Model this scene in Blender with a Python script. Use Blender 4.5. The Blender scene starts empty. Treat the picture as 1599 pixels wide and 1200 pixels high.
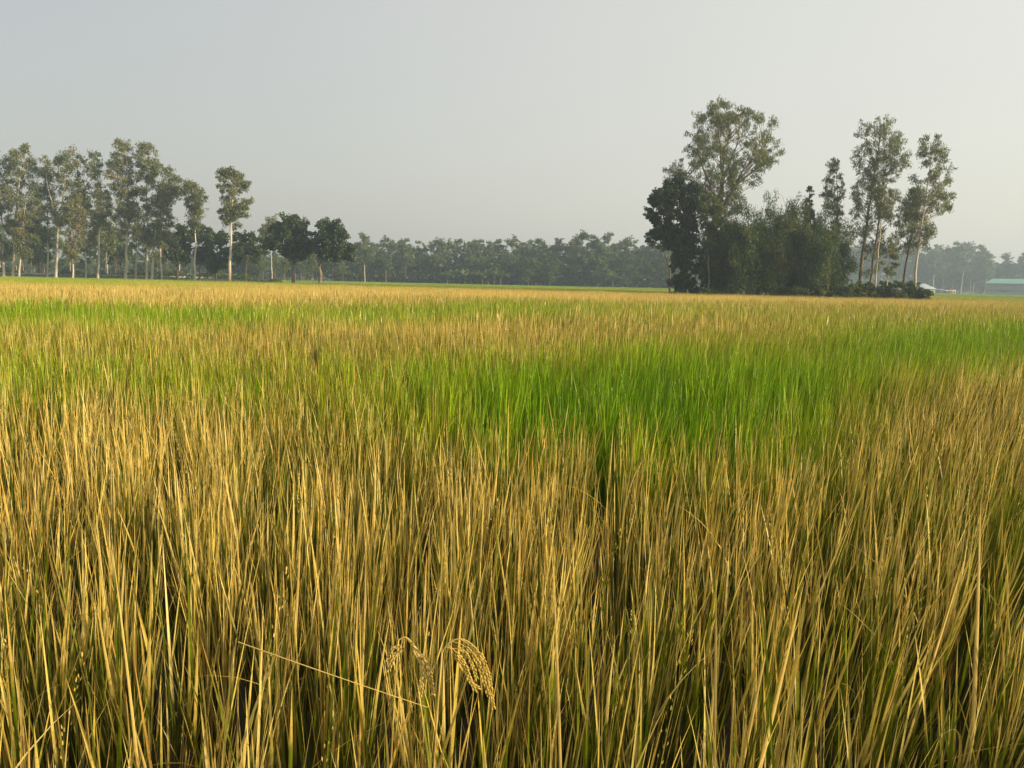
import bpy, math, random
import numpy as np
from mathutils import Matrix, Vector, noise

# ------------------------------------------------------------------ camera, sky, sun, exposure
F = 1190.0                       # focal length in photo pixels (photo 1599 x 1200)
PITCH = math.radians(7.66); ROLL = math.radians(1.23); CAM_H = 1.60
R = math.radians
scene = bpy.context.scene
col = scene.collection

fwd = np.array([0, math.cos(PITCH), -math.sin(PITCH)])
r0 = np.array([1.0, 0, 0]); u0 = np.cross(r0, fwd)
rgt = r0*math.cos(ROLL) + u0*math.sin(ROLL)
upv = u0*math.cos(ROLL) - r0*math.sin(ROLL)
CAM = np.array([0, 0, CAM_H])
cam_d = bpy.data.cameras.new('camera'); cam = bpy.data.objects.new('camera', cam_d); col.objects.link(cam)
cam_d.sensor_width = 36; cam_d.lens = 36*F/1599; cam_d.clip_end = 6000; cam_d.clip_start = 0.05
cam.matrix_world = Matrix(((rgt[0], upv[0], -fwd[0], 0), (rgt[1], upv[1], -fwd[1], 0), (rgt[2], upv[2], -fwd[2], CAM_H), (0, 0, 0, 1)))
scene.camera = cam

SUN_AZ = R(111)                  # clockwise from the view direction (+Y): from the right, a little behind
SUN_EL = R(14)
w = bpy.data.worlds.new('World'); scene.world = w; w.use_nodes = True
nt = w.node_tree; N = nt.nodes; L = nt.links; N.clear()
wo = N.new('ShaderNodeOutputWorld')
sky = N.new('ShaderNodeTexSky'); sky.sky_type = 'NISHITA'; sky.sun_disc = False
sky.sun_elevation = SUN_EL; sky.sun_rotation = SUN_AZ; sky.dust_density = 4.0; sky.air_density = 1.2
b1 = N.new('ShaderNodeBackground'); b1.inputs[1].default_value = 0.05; L.new(sky.outputs[0], b1.inputs[0])
tc = N.new('ShaderNodeTexCoord')
dp = N.new('ShaderNodeVectorMath'); dp.operation = 'DOT_PRODUCT'
bd = Vector((math.sin(R(75)), math.cos(R(75)), 0.45)).normalized()
L.new(tc.outputs['Generated'], dp.inputs[0]); dp.inputs[1].default_value = bd
mr = N.new('ShaderNodeMapRange'); mr.inputs['From Min'].default_value = -0.35; mr.inputs['From Max'].default_value = 0.95
mr.interpolation_type = 'SMOOTHSTEP'
L.new(dp.outputs['Value'], mr.inputs[0])
ra = N.new('ShaderNodeMix'); ra.data_type = 'RGBA'
ra.inputs[6].default_value = (0.42, 0.405, 0.385, 1); ra.inputs[7].default_value = (0.74, 0.715, 0.635, 1)
nz = N.new('ShaderNodeTexNoise'); nz.inputs['Scale'].default_value = 1.6; nz.inputs['Detail'].default_value = 3
mpn = N.new('ShaderNodeMapping'); mpn.inputs['Scale'].default_value = (1, 1, 3.0)
L.new(tc.outputs['Generated'], mpn.inputs[0]); L.new(mpn.outputs[0], nz.inputs[0])
ad = N.new('ShaderNodeMath'); ad.operation = 'MULTIPLY_ADD'; ad.inputs[1].default_value = 0.10; ad.inputs[2].default_value = -0.05
L.new(nz.outputs[0], ad.inputs[0])
ad2 = N.new('ShaderNodeMath'); ad2.operation = 'ADD'; L.new(mr.outputs[0], ad2.inputs[0]); L.new(ad.outputs[0], ad2.inputs[1])
L.new(ad2.outputs[0], ra.inputs[0])
b2 = N.new('ShaderNodeBackground'); b2.inputs[1].default_value = 0.80; L.new(ra.outputs[2], b2.inputs[0])
ads = N.new('ShaderNodeAddShader'); L.new(b1.outputs[0], ads.inputs[0]); L.new(b2.outputs[0], ads.inputs[1])
L.new(ads.outputs[0], wo.inputs[0])

sl = bpy.data.lights.new('sun', 'SUN'); so = bpy.data.objects.new('sun', sl); col.objects.link(so)
sl.energy = 5.0; sl.angle = R(0.9); sl.color = (1.0, 0.79, 0.52)
sd = Vector((math.sin(SUN_AZ)*math.cos(SUN_EL), math.cos(SUN_AZ)*math.cos(SUN_EL), math.sin(SUN_EL)))
so.rotation_euler = sd.to_track_quat('Z', 'Y').to_euler(); so.location = (60, -20, 60)

vs = scene.view_settings
vs.view_transform = 'Standard'; vs.look = 'None'; vs.gamma = 1; vs.exposure = 0.25; vs.use_curve_mapping = False
cy = scene.cycles
cy.max_bounces = 7; cy.diffuse_bounces = 3; cy.transmission_bounces = 3; cy.glossy_bounces = 2; cy.volume_bounces = 1
cy.transparent_max_bounces = 8; cy.use_denoising = True
cy.sample_clamp_indirect = 6

# ------------------------------------------------------------------ helpers
rng = np.random.default_rng(7)
random.seed(7)

def ray(px, py):
    return fwd + rgt*((px-799.5)/F) + upv*(-(py-600)/F)
def at(px, py, Y):
    """the point of the place at depth Y (metres north of the camera) seen at photo pixel (px, py)"""
    d = ray(px, py); return CAM + d*(Y/d[1])
def project(P):
    v = P-CAM; z = v@fwd
    return 799.5+F*(v@rgt)/z, 600-F*(v@upv)/z
def ground_x(px, Y):
    """x of the point on the ground at depth Y that lies under photo column px"""
    py = 440.0
    for _ in range(4):
        p = at(px, py, Y); q = p.copy(); q[2] = 0
        qx, qy = project(q); py = qy
    return at(px, py, Y)[0]

def new_mesh(name, V, faces, attrs=None, smooth=False):
    """faces: list of int arrays (n,k)"""
    me = bpy.data.meshes.new(name)
    V = np.asarray(V, dtype=np.float32)
    me.vertices.add(len(V)); me.vertices.foreach_set('co', V.ravel())
    loops = []; tot = []
    for f in faces:
        f = np.asarray(f, dtype=np.int32)
        if len(f) == 0: continue
        loops.append(f.ravel()); tot.append(np.full(len(f), f.shape[1], np.int32))
    loops = np.concatenate(loops); tot = np.concatenate(tot)
    me.loops.add(len(loops)); me.loops.foreach_set('vertex_index', loops)
    st = np.concatenate([[0], np.cumsum(tot)[:-1]]).astype(np.int32)
    me.polygons.add(len(tot)); me.polygons.foreach_set('loop_start', st)
    try: me.polygons.foreach_set('loop_total', tot)
    except Exception: pass
    if smooth: me.polygons.foreach_set('use_smooth', np.ones(len(tot), bool))
    if attrs:
        for k, (dom, typ, arr) in attrs.items():
            a = me.attributes.new(k, typ, dom)
            key = 'color' if 'COLOR' in typ else ('vector' if 'VECTOR' in typ else 'value')
            a.data.foreach_set(key, np.ascontiguousarray(arr).ravel())
    me.update(calc_edges=True)
    return me

def obj(name, me, mat=None, parent=None, loc=None):
    o = bpy.data.objects.new(name, me)
    if mat is not None and me is not None and len(me.materials) == 0: me.materials.append(mat)
    col.objects.link(o)
    if parent is not None: o.parent = parent
    if loc is not None: o.location = loc
    return o
def tag(o, label=None, cat=None, group=None, kind=None):
    if label: o['label'] = label
    if cat: o['category'] = cat
    if group: o['group'] = group
    if kind: o['kind'] = kind
    return o
def empty(name, loc, label, cat, group=None):
    o = bpy.data.objects.new(name, None); col.objects.link(o); o.location = loc
    o.empty_display_size = 0.3
    return tag(o, label, cat, group)
def copy_tree(o, parent=None):
    c = o.copy(); col.objects.link(c); c.parent = parent
    for ch in list(o.children):
        copy_tree(ch, c)
    return c

class Geo:
    """collects vertices and faces of one part"""
    def __init__(s): s.V = []; s.Q = []; s.T = []; s.n = 0; s.A = []
    def add(s, V, Q=None, T=None):
        V = np.asarray(V, float)
        s.V.append(V)
        if Q is not None and len(Q): s.Q.append(np.asarray(Q)+s.n)
        if T is not None and len(T): s.T.append(np.asarray(T)+s.n)
        s.n += len(V)
    def tube(s, P, rad, sides=6, cap=True):
        P = np.asarray(P, float); k = len(P); rad = np.broadcast_to(rad, (k,))
        tn = np.gradient(P, axis=0); tn /= np.linalg.norm(tn, axis=1)[:, None]+1e-9
        ref = np.array([0.31, 0.95, 0.05]) if abs(tn[0][2]) > .8 else np.array([0, 0, 1.0])
        a = np.cross(tn, ref); a /= np.linalg.norm(a, axis=1)[:, None]+1e-9
        b = np.cross(tn, a)
        th = np.arange(sides)*2*math.pi/sides
        ring = P[:, None, :] + rad[:, None, None]*(a[:, None, :]*np.cos(th)[None, :, None]+b[:, None, :]*np.sin(th)[None, :, None])
        V = ring.reshape(-1, 3)
        i = np.arange(k-1)[:, None]*sides; j = np.arange(sides)[None, :]; j2 = (j+1) % sides
        Q = np.stack([i+j, i+j2, i+sides+j2, i+sides+j], -1).reshape(-1, 4)
        s.add(V, Q)
    def box(s, x0, x1, y0, y1, z0, z1):
        V = [(x0,y0,z0),(x1,y0,z0),(x1,y1,z0),(x0,y1,z0),(x0,y0,z1),(x1,y0,z1),(x1,y1,z1),(x0,y1,z1)]
        s.add(V, [(0,3,2,1),(4,5,6,7),(0,1,5,4),(1,2,6,5),(2,3,7,6),(3,0,4,7)])
    def mesh(s, name, smooth=False):
        return new_mesh(name, np.concatenate(s.V), [np.concatenate(x) for x in (s.Q, s.T) if x], smooth=smooth)

# ------------------------------------------------------------------ materials
def mat_base(name):
    m = bpy.data.materials.new(name); m.use_nodes = True
    n = m.node_tree.nodes; n.clear()
    return m, n, m.node_tree.links
def ramp(n, stops, interp='LINEAR'):
    r = n.new('ShaderNodeValToRGB'); r.color_ramp.interpolation = interp
    e = r.color_ramp.elements
    while len(e) < len(stops): e.new(0.5)
    for i, (p, c) in enumerate(stops): e[i].position = p; e[i].color = (*c, 1)
    return r
def leaf_mat(name, stops, transl=0.35, gloss=0.03, tonevar=True):
    """foliage: colour by each leaf's own tone"""
    m, n, l = mat_base(name)
    at_ = n.new('ShaderNodeAttribute'); at_.attribute_name = 'tone'
    r = ramp(n, stops); l.new(at_.outputs['Fac'], r.inputs[0])
    d = n.new('ShaderNodeBsdfDiffuse'); t = n.new('ShaderNodeBsdfTranslucent'); mx = n.new('ShaderNodeMixShader'); mx.inputs[0].default_value = transl
    l.new(r.outputs[0], d.inputs[0])
    br = n.new('ShaderNodeMix'); br.data_type = 'RGBA'; br.blend_type = 'MULTIPLY'; br.inputs[0].default_value = 1; br.inputs[7].default_value = (1.1, 1.25, .6, 1)
    l.new(r.outputs[0], br.inputs[6]); l.new(br.outputs[2], t.inputs[0])
    l.new(d.outputs[0], mx.inputs[1]); l.new(t.outputs[0], mx.inputs[2])
    g = n.new('ShaderNodeBsdfGlossy'); g.inputs['Roughness'].default_value = .45; g.inputs[0].default_value = (.8, .8, .75, 1)
    mg = n.new('ShaderNodeMixShader'); mg.inputs[0].default_value = gloss
    l.new(mx.outputs[0], mg.inputs[1]); l.new(g.outputs[0], mg.inputs[2])
    o = n.new('ShaderNodeOutputMaterial'); l.new(mg.outputs[0], o.inputs[0])
    return m
def bark_mat(name, c1, c2, scale=6.0, base=None):
    m, n, l = mat_base(name)
    tcn = n.new('ShaderNodeTexCoord'); mp = n.new('ShaderNodeMapping'); mp.inputs['Scale'].default_value = (1, 1, .25)
    l.new(tcn.outputs['Object'], mp.inputs[0])
    nzn = n.new('ShaderNodeTexNoise'); nzn.inputs['Scale'].default_value = scale; nzn.inputs['Detail'].default_value = 4
    l.new(mp.outputs[0], nzn.inputs[0])
    r = ramp(n, [(.35, c1), (.65, c2)]); l.new(nzn.outputs[0], r.inputs[0])
    p = n.new('ShaderNodeBsdfPrincipled'); p.inputs['Roughness'].default_value = .85
    bp = n.new('ShaderNodeBump'); bp.inputs['Strength'].default_value = .5; l.new(nzn.outputs[0], bp.inputs['Height']); l.new(bp.outputs[0], p.inputs['Normal'])
    src = r.outputs[0]
    if base:
        sp = n.new('ShaderNodeSeparateXYZ'); l.new(tcn.outputs['Object'], sp.inputs[0])
        mrr = n.new('ShaderNodeMapRange'); mrr.inputs[1].default_value = 2.5; mrr.inputs[2].default_value = 0.8
        l.new(sp.outputs[2], mrr.inputs[0])
        mm = n.new('ShaderNodeMix'); mm.data_type = 'RGBA'; mm.inputs[7].default_value = (*base, 1)
        l.new(mrr.outputs[0], mm.inputs[0]); l.new(src, mm.inputs[6]); src = mm.outputs[2]
    l.new(src, p.inputs['Base Color'])
    o = n.new('ShaderNodeOutputMaterial'); l.new(p.outputs[0], o.inputs[0])
    return m
def plain_mat(name, c1, c2, scale=3.0, rough=.7, stretch=(1, 1, 1)):
    m, n, l = mat_base(name)
    tcn = n.new('ShaderNodeTexCoord'); mp = n.new('ShaderNodeMapping'); mp.inputs['Scale'].default_value = stretch
    l.new(tcn.outputs['Object'], mp.inputs[0])
    nzn = n.new('ShaderNodeTexNoise'); nzn.inputs['Scale'].default_value = scale; nzn.inputs['Detail'].default_value = 6
    l.new(mp.outputs[0], nzn.inputs[0])
    r = ramp(n, [(.3, c1), (.7, c2)]); l.new(nzn.outputs[0], r.inputs[0])
    p = n.new('ShaderNodeBsdfPrincipled'); p.inputs['Roughness'].default_value = rough
    l.new(r.outputs[0], p.inputs['Base Color'])
    o = n.new('ShaderNodeOutputMaterial'); l.new(p.outputs[0], o.inputs[0])
    return m

M = {}
M['euc'] = leaf_mat('eucalyptus_leaves', [(0, (.055, .090, .034)), (.45, (.115, .155, .050)), (.75, (.18, .195, .06)), (1, (.24, .17, .07))], .3, .05)
M['euc_far'] = leaf_mat('far_eucalyptus_leaves', [(0, (.055, .10, .036)), (.5, (.10, .155, .045)), (1, (.20, .20, .06))], .25, .03)
M['mango'] = leaf_mat('dark_broad_leaves', [(0, (.018, .040, .014)), (.6, (.038, .072, .018)), (1, (.09, .125, .028))], .15, .04)
M['bamboo'] = leaf_mat('bamboo_leaves', [(0, (.016, .046, .014)), (.5, (.036, .084, .021)), (.85, (.09, .145, .03)), (1, (.20, .17, .04))], .3, .03)
M['shrub'] = leaf_mat('shrub_leaves', [(0, (.035, .07, .016)), (.6, (.075, .12, .024)), (1, (.15, .17, .035))], .3, .03)
M['lime'] = leaf_mat('light_green_leaves', [(0, (.05, .085, .02)), (.6, (.10, .14, .03)), (1, (.16, .17, .04))], .35, .03)
M['banana'] = leaf_mat('banana_leaves', [(0, (.05, .09, .02)), (.6, (.09, .14, .03)), (1, (.2, .2, .06))], .35, .06)
M['bark_pale'] = bark_mat('pale_smooth_bark', (.42, .36, .26), (.62, .56, .44), 3.0)
M['bark_red'] = bark_mat('pale_bark_brown_foot', (.45, .38, .28), (.62, .55, .44), 3.0, base=(.22, .12, .07))
M['bark_dark'] = bark_mat('dark_rough_bark', (.07, .05, .035), (.15, .115, .08), 5.0)
M['bark_mid'] = bark_mat('grey_brown_bark', (.13, .10, .07), (.27, .22, .16), 4.0)
M['culm'] = bark_mat('bamboo_culm', (.06, .085, .03), (.13, .13, .05), 2.0)

# rice blade: green leaf whose tip is dried to straw; how far it has dried is a property of each plant and leaf
def rice_mat():
    m, n, l = mat_base('rice_leaf')
    A = n.new('ShaderNodeAttribute'); A.attribute_name = 'leaf'
    S = n.new('ShaderNodeSeparateColor'); l.new(A.outputs['Color'], S.inputs[0])   # R along, G random per leaf, B across
    I = n.new('ShaderNodeAttribute'); I.attribute_type = 'INSTANCER'; I.attribute_name = 'tone'
    I2 = n.new('ShaderNodeAttribute'); I2.attribute_type = 'INSTANCER'; I2.attribute_name = 'rnd'
    def math_(op, a, b, c=None):
        x = n.new('ShaderNodeMath'); x.operation = op
        for i, v in enumerate((a, b, c)):
            if v is None: continue
            if isinstance(v, (int, float)): x.inputs[i].default_value = v
            else: l.new(v, x.inputs[i])
        return x.outputs[0]
    # dryness d = tone*1.35 + (g-.5)*.75 - .15 ; dry where along > 1-d
    d = math_('MULTIPLY_ADD', S.outputs[1], 1.05, -.64)
    d = math_('MULTIPLY_ADD', I.outputs['Fac'], 1.25, d)
    d = math_('ADD', d, S.outputs[0])
    nz_ = n.new('ShaderNodeTexNoise'); nz_.inputs['Scale'].default_value = 45; nz_.inputs['Detail'].default_value = 2
    g_ = n.new('ShaderNodeNewGeometry'); l.new(g_.outputs['Position'], nz_.inputs[0])
    d = math_('MULTIPLY_ADD', nz_.outputs[0], .30, d)
    mr_ = n.new('ShaderNodeMapRange'); mr_.interpolation_type = 'SMOOTHSTEP'
    mr_.inputs[1].default_value = 1.32; mr_.inputs[2].default_value = 1.66; l.new(d, mr_.inputs[0])
    straw = ramp(n, [(0, (.60, .44, .08)), (.35, (.69, .545, .14)), (.7, (.76, .62, .22)), (.92, (.60, .40, .09)), (1, (.54, .33, .07))])
    h = math_('MULTIPLY', S.outputs[1], 7.31); h = math_('FRACT', h, 0); h2 = math_('MULTIPLY_ADD', I2.outputs['Fac'], .35, h); h2 = math_('FRACT', h2, 0)
    l.new(h2, straw.inputs[0])
    # green, yellower with dryness of the plant
    gr = ramp(n, [(0, (.135, .295, .002)), (.08, (.205, .36, .004)), (.35, (.28, .35, .008)), (.65, (.125, .165, .007)), (1, (.052, .078, .005))])
    l.new(I.outputs['Fac'], gr.inputs[0])
    gv = n.new('ShaderNodeHueSaturation'); l.new(gr.outputs[0], gv.inputs['Color'])
    l.new(math_('MULTIPLY_ADD', h, 1.1, .42), gv.inputs['Value'])
    mx = n.new('ShaderNodeMix'); mx.data_type = 'RGBA'; l.new(mr_.outputs[0], mx.inputs[0]); l.new(gv.outputs[0], mx.inputs[6]); l.new(straw.outputs[0], mx.inputs[7])
    # foot: old sheath green, with the shade of the gaps painted into the colour
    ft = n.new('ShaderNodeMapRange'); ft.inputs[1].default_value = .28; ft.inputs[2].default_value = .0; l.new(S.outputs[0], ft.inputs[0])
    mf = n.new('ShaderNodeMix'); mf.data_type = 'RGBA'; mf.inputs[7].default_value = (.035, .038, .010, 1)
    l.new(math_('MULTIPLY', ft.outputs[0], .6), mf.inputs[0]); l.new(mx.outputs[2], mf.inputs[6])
    # speckles of wear
    sp = n.new('ShaderNodeTexNoise'); sp.inputs['Scale'].default_value = 160; sp.inputs['Detail'].default_value = 1; l.new(g_.outputs['Position'], sp.inputs[0])
    spr = n.new('ShaderNodeMapRange'); spr.inputs[1].default_value = .62; spr.inputs[2].default_value = .75; spr.inputs[3].default_value = 0; spr.inputs[4].default_value = .5
    l.new(sp.outputs[0], spr.inputs[0])
    ms = n.new('ShaderNodeMix'); ms.data_type = 'RGBA'; ms.inputs[7].default_value = (.22, .12, .03, 1)
    l.new(spr.outputs[0], ms.inputs[0]); l.new(mf.outputs[2], ms.inputs[6])
    c = ms.outputs[2]
    D = n.new('ShaderNodeBsdfDiffuse'); T = n.new('ShaderNodeBsdfTranslucent'); G = n.new('ShaderNodeBsdfGlossy')
    l.new(c, D.inputs[0])
    tb = n.new('ShaderNodeMix'); tb.data_type = 'RGBA'; tb.blend_type = 'MULTIPLY'; tb.inputs[0].default_value = 1; tb.inputs[7].default_value = (1.05, 1.05, .6, 1)
    l.new(c, tb.inputs[6]); l.new(tb.outputs[2], T.inputs[0])
    G.inputs['Roughness'].default_value = .33; G.inputs[0].default_value = (.9, .85, .7, 1)
    m1 = n.new('ShaderNodeMixShader'); m1.inputs[0].default_value = .22; l.new(D.outputs[0], m1.inputs[1]); l.new(T.outputs[0], m1.inputs[2])
    m2 = n.new('ShaderNodeMixShader'); m2.inputs[0].default_value = .035; l.new(m1.outputs[0], m2.inputs[1]); l.new(G.outputs[0], m2.inputs[2])
    o = n.new('ShaderNodeOutputMaterial'); l.new(m2.outputs[0], o.inputs[0])
    return m
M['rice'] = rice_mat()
M['straw'] = plain_mat('dry_straw', (.58, .41, .09), (.72, .55, .17), 14, .8, (6, 6, 1))
M['grain'] = plain_mat('rice_grain', (.48, .34, .05), (.62, .46, .11), 60, .7)

# ------------------------------------------------------------------ ground, road bank
def ground():
    n = 60
    xs = np.concatenate([-np.geomspace(1200, 4, 30), np.geomspace(4, 1200, 30)]); ys = np.concatenate([[-400, -100, -30, -8], np.geomspace(.5, 1250, 46)])
    X, Y_ = np.meshgrid(xs, ys); V = np.stack([X, Y_, np.zeros_like(X)], -1).reshape(-1, 3)
    i = np.arange(len(ys)-1)[:, None]*len(xs); j = np.arange(len(xs)-1)[None, :]
    Q = np.stack([i+j, i+j+1, i+len(xs)+j+1, i+len(xs)+j], -1).reshape(-1, 4)
    m, nn, l = mat_base('field_soil')
    g = nn.new('ShaderNodeNewGeometry'); nz1 = nn.new('ShaderNodeTexNoise'); nz1.inputs['Scale'].default_value = 6; nz1.inputs['Detail'].default_value = 6
    l.new(g.outputs['Position'], nz1.inputs[0])
    nz2 = nn.new('ShaderNodeTexNoise'); nz2.inputs['Scale'].default_value = .02; nz2.inputs['Detail'].default_value = 4; l.new(g.outputs['Position'], nz2.inputs[0])
    r1 = ramp(nn, [(.3, (.03, .022, .012)), (.7, (.07, .055, .03))]); l.new(nz1.outputs[0], r1.inputs[0])
    r2 = ramp(nn, [(.35, (.07, .12, .02)), (.65, (.12, .15, .04))]); l.new(nz2.outputs[0], r2.inputs[0])
    sp = nn.new('ShaderNodeSeparateXYZ'); l.new(g.outputs['Position'], sp.inputs[0])
    mrr = nn.new('ShaderNodeMapRange'); mrr.inputs[1].default_value = 60; mrr.inputs[2].default_value = 110; l.new(sp.outputs[1], mrr.inputs[0])
    mx = nn.new('ShaderNodeMix'); mx.data_type = 'RGBA'; l.new(mrr.outputs[0], mx.inputs[0]); l.new(r1.outputs[0], mx.inputs[6]); l.new(r2.outputs[0], mx.inputs[7])
    p = nn.new('ShaderNodeBsdfPrincipled'); p.inputs['Roughness'].default_value = .9; l.new(mx.outputs[2], p.inputs['Base Color'])
    bp = nn.new('ShaderNodeBump'); bp.inputs['Strength'].default_value = .6; l.new(nz1.outputs[0], bp.inputs['Height']); l.new(bp.outputs[0], p.inputs['Normal'])
    o = nn.new('ShaderNodeOutputMaterial'); l.new(p.outputs[0], o.inputs[0])
    tag(obj('ground', new_mesh('ground', V, [Q]), m), 'flat muddy soil under the rice plants reaching to the tree line', None, None, 'structure')
ground()

# ------------------------------------------------------------------ rice field
def leaves_geo(n, seg, across, P0, D0, Lg, W, az, droop, twist, rgen, rnd):
    """n leaf blades as strips; returns V, Q, colour"""
    t = np.linspace(0, 1, seg+1)
    D0 = D0/np.linalg.norm(D0, axis=1)[:, None]
    out = np.stack([np.cos(az), np.sin(az), np.zeros(n)], 1)             # direction the blade bends towards
    # centre line
    tt = t[None, :, None]
    C = P0[:, None, :] + D0[:, None, :]*Lg[:, None, None]*tt + out[:, None, :]*(droop*Lg)[:, None, None]*tt**2.2 - np.array([0, 0, 1.])*(abs(droop)*Lg)[:, None, None]*.45*tt**3
    wd = np.minimum(1, .45+t*3.5)*(1-t**2.6)**.9 * (1-.25*t)
    wd[-1] = .02
    ang = az[:, None]+math.pi/2+twist[:, None]*t[None, :]
    S = np.stack([np.cos(ang), np.sin(ang), np.zeros_like(ang)], -1)      # (n,seg+1,3)
    half = (W[:, None]*wd[None, :]*.5)[..., None]
    if across == 2:
        nrm = np.cross(S, D0[:, None, :])
        Vt = np.stack([C-S*half, C+nrm*half*.45, C+S*half], 2)             # folded along the midrib
        k = 3; b = np.array([0, .5, 1.])
    else:
        Vt = np.stack([C-S*half, C+S*half], 2); k = 2; b = np.array([0, 1.])
    V = Vt.reshape(-1, 3)
    colr = np.zeros((n, seg+1, k, 4)); colr[..., 0] = t[None, :, None]; colr[..., 1] = rnd[:, None, None]; colr[..., 2] = b; colr[..., 3] = 1
    base = (np.arange(n)*(seg+1)*k)[:, None, None]; i = (np.arange(seg)*k)[None, :, None]; j = np.arange(k-1)[None, None, :]
    a = base+i+j
    Q = np.stack([a, a+1, a+k+1, a+k], -1).reshape(-1, 4)
    return V, Q, colr.reshape(-1, 4)

def rice_hill(rg, ntil, lpt, seg, across, spread, wmul=1.0, panicles=0, bent=.03):
    Vs = []; Qs = []; Cs = []; n0 = 0
    def push(V, Q, c):
        nonlocal n0
        Vs.append(V); Qs.append(Q+n0); Cs.append(c); n0 += len(V)
    n = ntil*lpt
    taz = rg.uniform(0, 2*math.pi, ntil); tr = spread*np.sqrt(rg.uniform(0, 1, ntil))
    tx = tr*np.cos(taz); ty = tr*np.sin(taz)
    tilt = rg.uniform(0, .10, ntil)+tr*.35; td = np.stack([np.cos(taz)*tilt, np.sin(taz)*tilt, np.ones(ntil)], 1)
    th = rg.uniform(.44, .60, ntil)
    k = np.repeat(np.arange(ntil), lpt); lev = np.tile(np.linspace(.42, 1.0, lpt), ntil)+rg.normal(0, .05, n)
    lev = np.clip(lev, .2, 1.05)
    P0 = np.stack([tx[k], ty[k], np.zeros(n)], 1)+td[k]*(th[k]*lev)[:, None]
    az = rg.uniform(0, 2*math.pi, n)
    lean = np.abs(rg.normal(.07, .09, n))+.01
    D0 = td[k]+np.stack([np.cos(az)*lean, np.sin(az)*lean, np.zeros(n)], 1)
    Lg = rg.uniform(.26, .46, n)*(1.08-.12*lev)
    W = rg.uniform(.0035, .0095, n)*wmul
    droop = np.abs(rg.normal(.01, .035, n)); droop[rg.uniform(size=n) < bent] = rg.uniform(.4, .8)
    push(*leaves_geo(n, seg, across, P0, D0, Lg, W, az, droop, rg.normal(0, .9, n), rg, rg.uniform(0, 1, n)))
    # culms with their leaf sheaths
    Pc = np.stack([tx, ty, np.full(ntil, .02)], 1)
    V, Q, c = leaves_geo(ntil, 2, 1, Pc, td, th*1.05, np.full(ntil, .011*wmul), rg.uniform(0, 6.28, ntil), np.zeros(ntil), np.zeros(ntil), rg, rg.uniform(0, 1, ntil))
    c[:, 0] *= .4; push(V, Q, c)
    if panicles:
        for _ in range(panicles):
            i = rg.integers(ntil); ln = rg.uniform(.16, .24); a = rg.uniform(0, 6.28)
            p0 = np.array([tx[i], ty[i], 0])+td[i]*th[i]*1.0
            tdir = td[i]/np.linalg.norm(td[i]); g = 34
            s = np.sort(rg.uniform(0, 1, g)); rr = .007*(1-.6*s)+.002
            aa = rg.uniform(0, 6.28, g)
            q = p0+tdir*(.16+s*ln)[:, None]+np.stack([np.cos(aa)*rr, np.sin(aa)*rr, 0*aa], 1)+np.stack([np.cos(a)*s**2*.03, np.sin(a)*s**2*.03, 0*s], 1)
            gd = np.tile(tdir, (g, 1))+np.stack([np.cos(aa)*.3, np.sin(aa)*.3, 0*aa], 1)
            V, Q, c = leaves_geo(g, 2, 2, q, gd, np.full(g, .0085), np.full(g, .0036), aa, np.zeros(g), np.zeros(g), rg, rg.uniform(0, .9, g))
            c[:, 0] = rg.uniform(.30, .75, g).repeat(9); push(V, Q, c)
            V, Q, c = leaves_geo(1, 3, 1, p0[None], tdir[None], np.array([.16+ln*.9]), np.array([.0022]), np.array([a]), np.array([.05]), np.zeros(1), rg, np.array([.5]))
            push(V, Q, c)
    return np.concatenate(Vs), np.concatenate(Qs), np.concatenate(Cs)

def far_tile(rg, size, nb):
    V = []; x = rg.uniform(-size/2, size/2, nb); y = rg.uniform(-size/2, size/2, nb)
    top = rg.uniform(.70, .98, nb)-.10*rg.uniform(size=nb)**2; az = rg.uniform(0, 6.28, nb); lw = rg.uniform(.010, .018, nb)
    dx = rg.normal(0, .05, nb)+.03; dy = rg.normal(0, .05, nb)
    z0 = .30
    a = np.stack([x-np.cos(az)*lw/2, y-np.sin(az)*lw/2, np.full(nb, z0)], 1)
    b = np.stack([x+np.cos(az)*lw/2, y+np.sin(az)*lw/2, np.full(nb, z0)], 1)
    c = np.stack([x+dx, y+dy, top], 1)
    Vv = np.stack([a, b, c], 1).reshape(-1, 3)
    T = np.arange(nb*3).reshape(-1, 3)
    cc = np.zeros((nb, 3, 4)); cc[:, 0:2, 0] = .35; cc[:, 2, 0] = 1; cc[..., 1] = rg.uniform(0, 1, nb)[:, None]; cc[..., 3] = 1
    return Vv, T, cc.reshape(-1, 4)

def proto_collection(name, meshes):
    c = bpy.data.collections.new(name)
    for i, (V, Fc, C_) in enumerate(meshes):
        me = new_mesh(name+'_plant', V, [Fc], {'leaf': ('POINT', 'FLOAT_COLOR', C_.astype(np.float32))})
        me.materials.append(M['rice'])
        o = bpy.data.objects.new('%s_%02d' % (name, i), me); c.objects.link(o)
    return c
rgp = np.random.default_rng(11)
near_c = proto_collection('near_rice', [rice_hill(rgp, rgp.integers(11, 18), 4, 8, 2, .045, 1.0, panicles=int(rgp.uniform() < .45), bent=.012) for _ in range(20)])
mid_c = proto_collection('mid_rice', [rice_hill(rgp, 12, 3, 3, 1, .075, 1.25, bent=.02) for _ in range(10)])
far_c = proto_collection('far_rice', [far_tile(rgp, 1.15, 230) for _ in range(6)])

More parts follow.
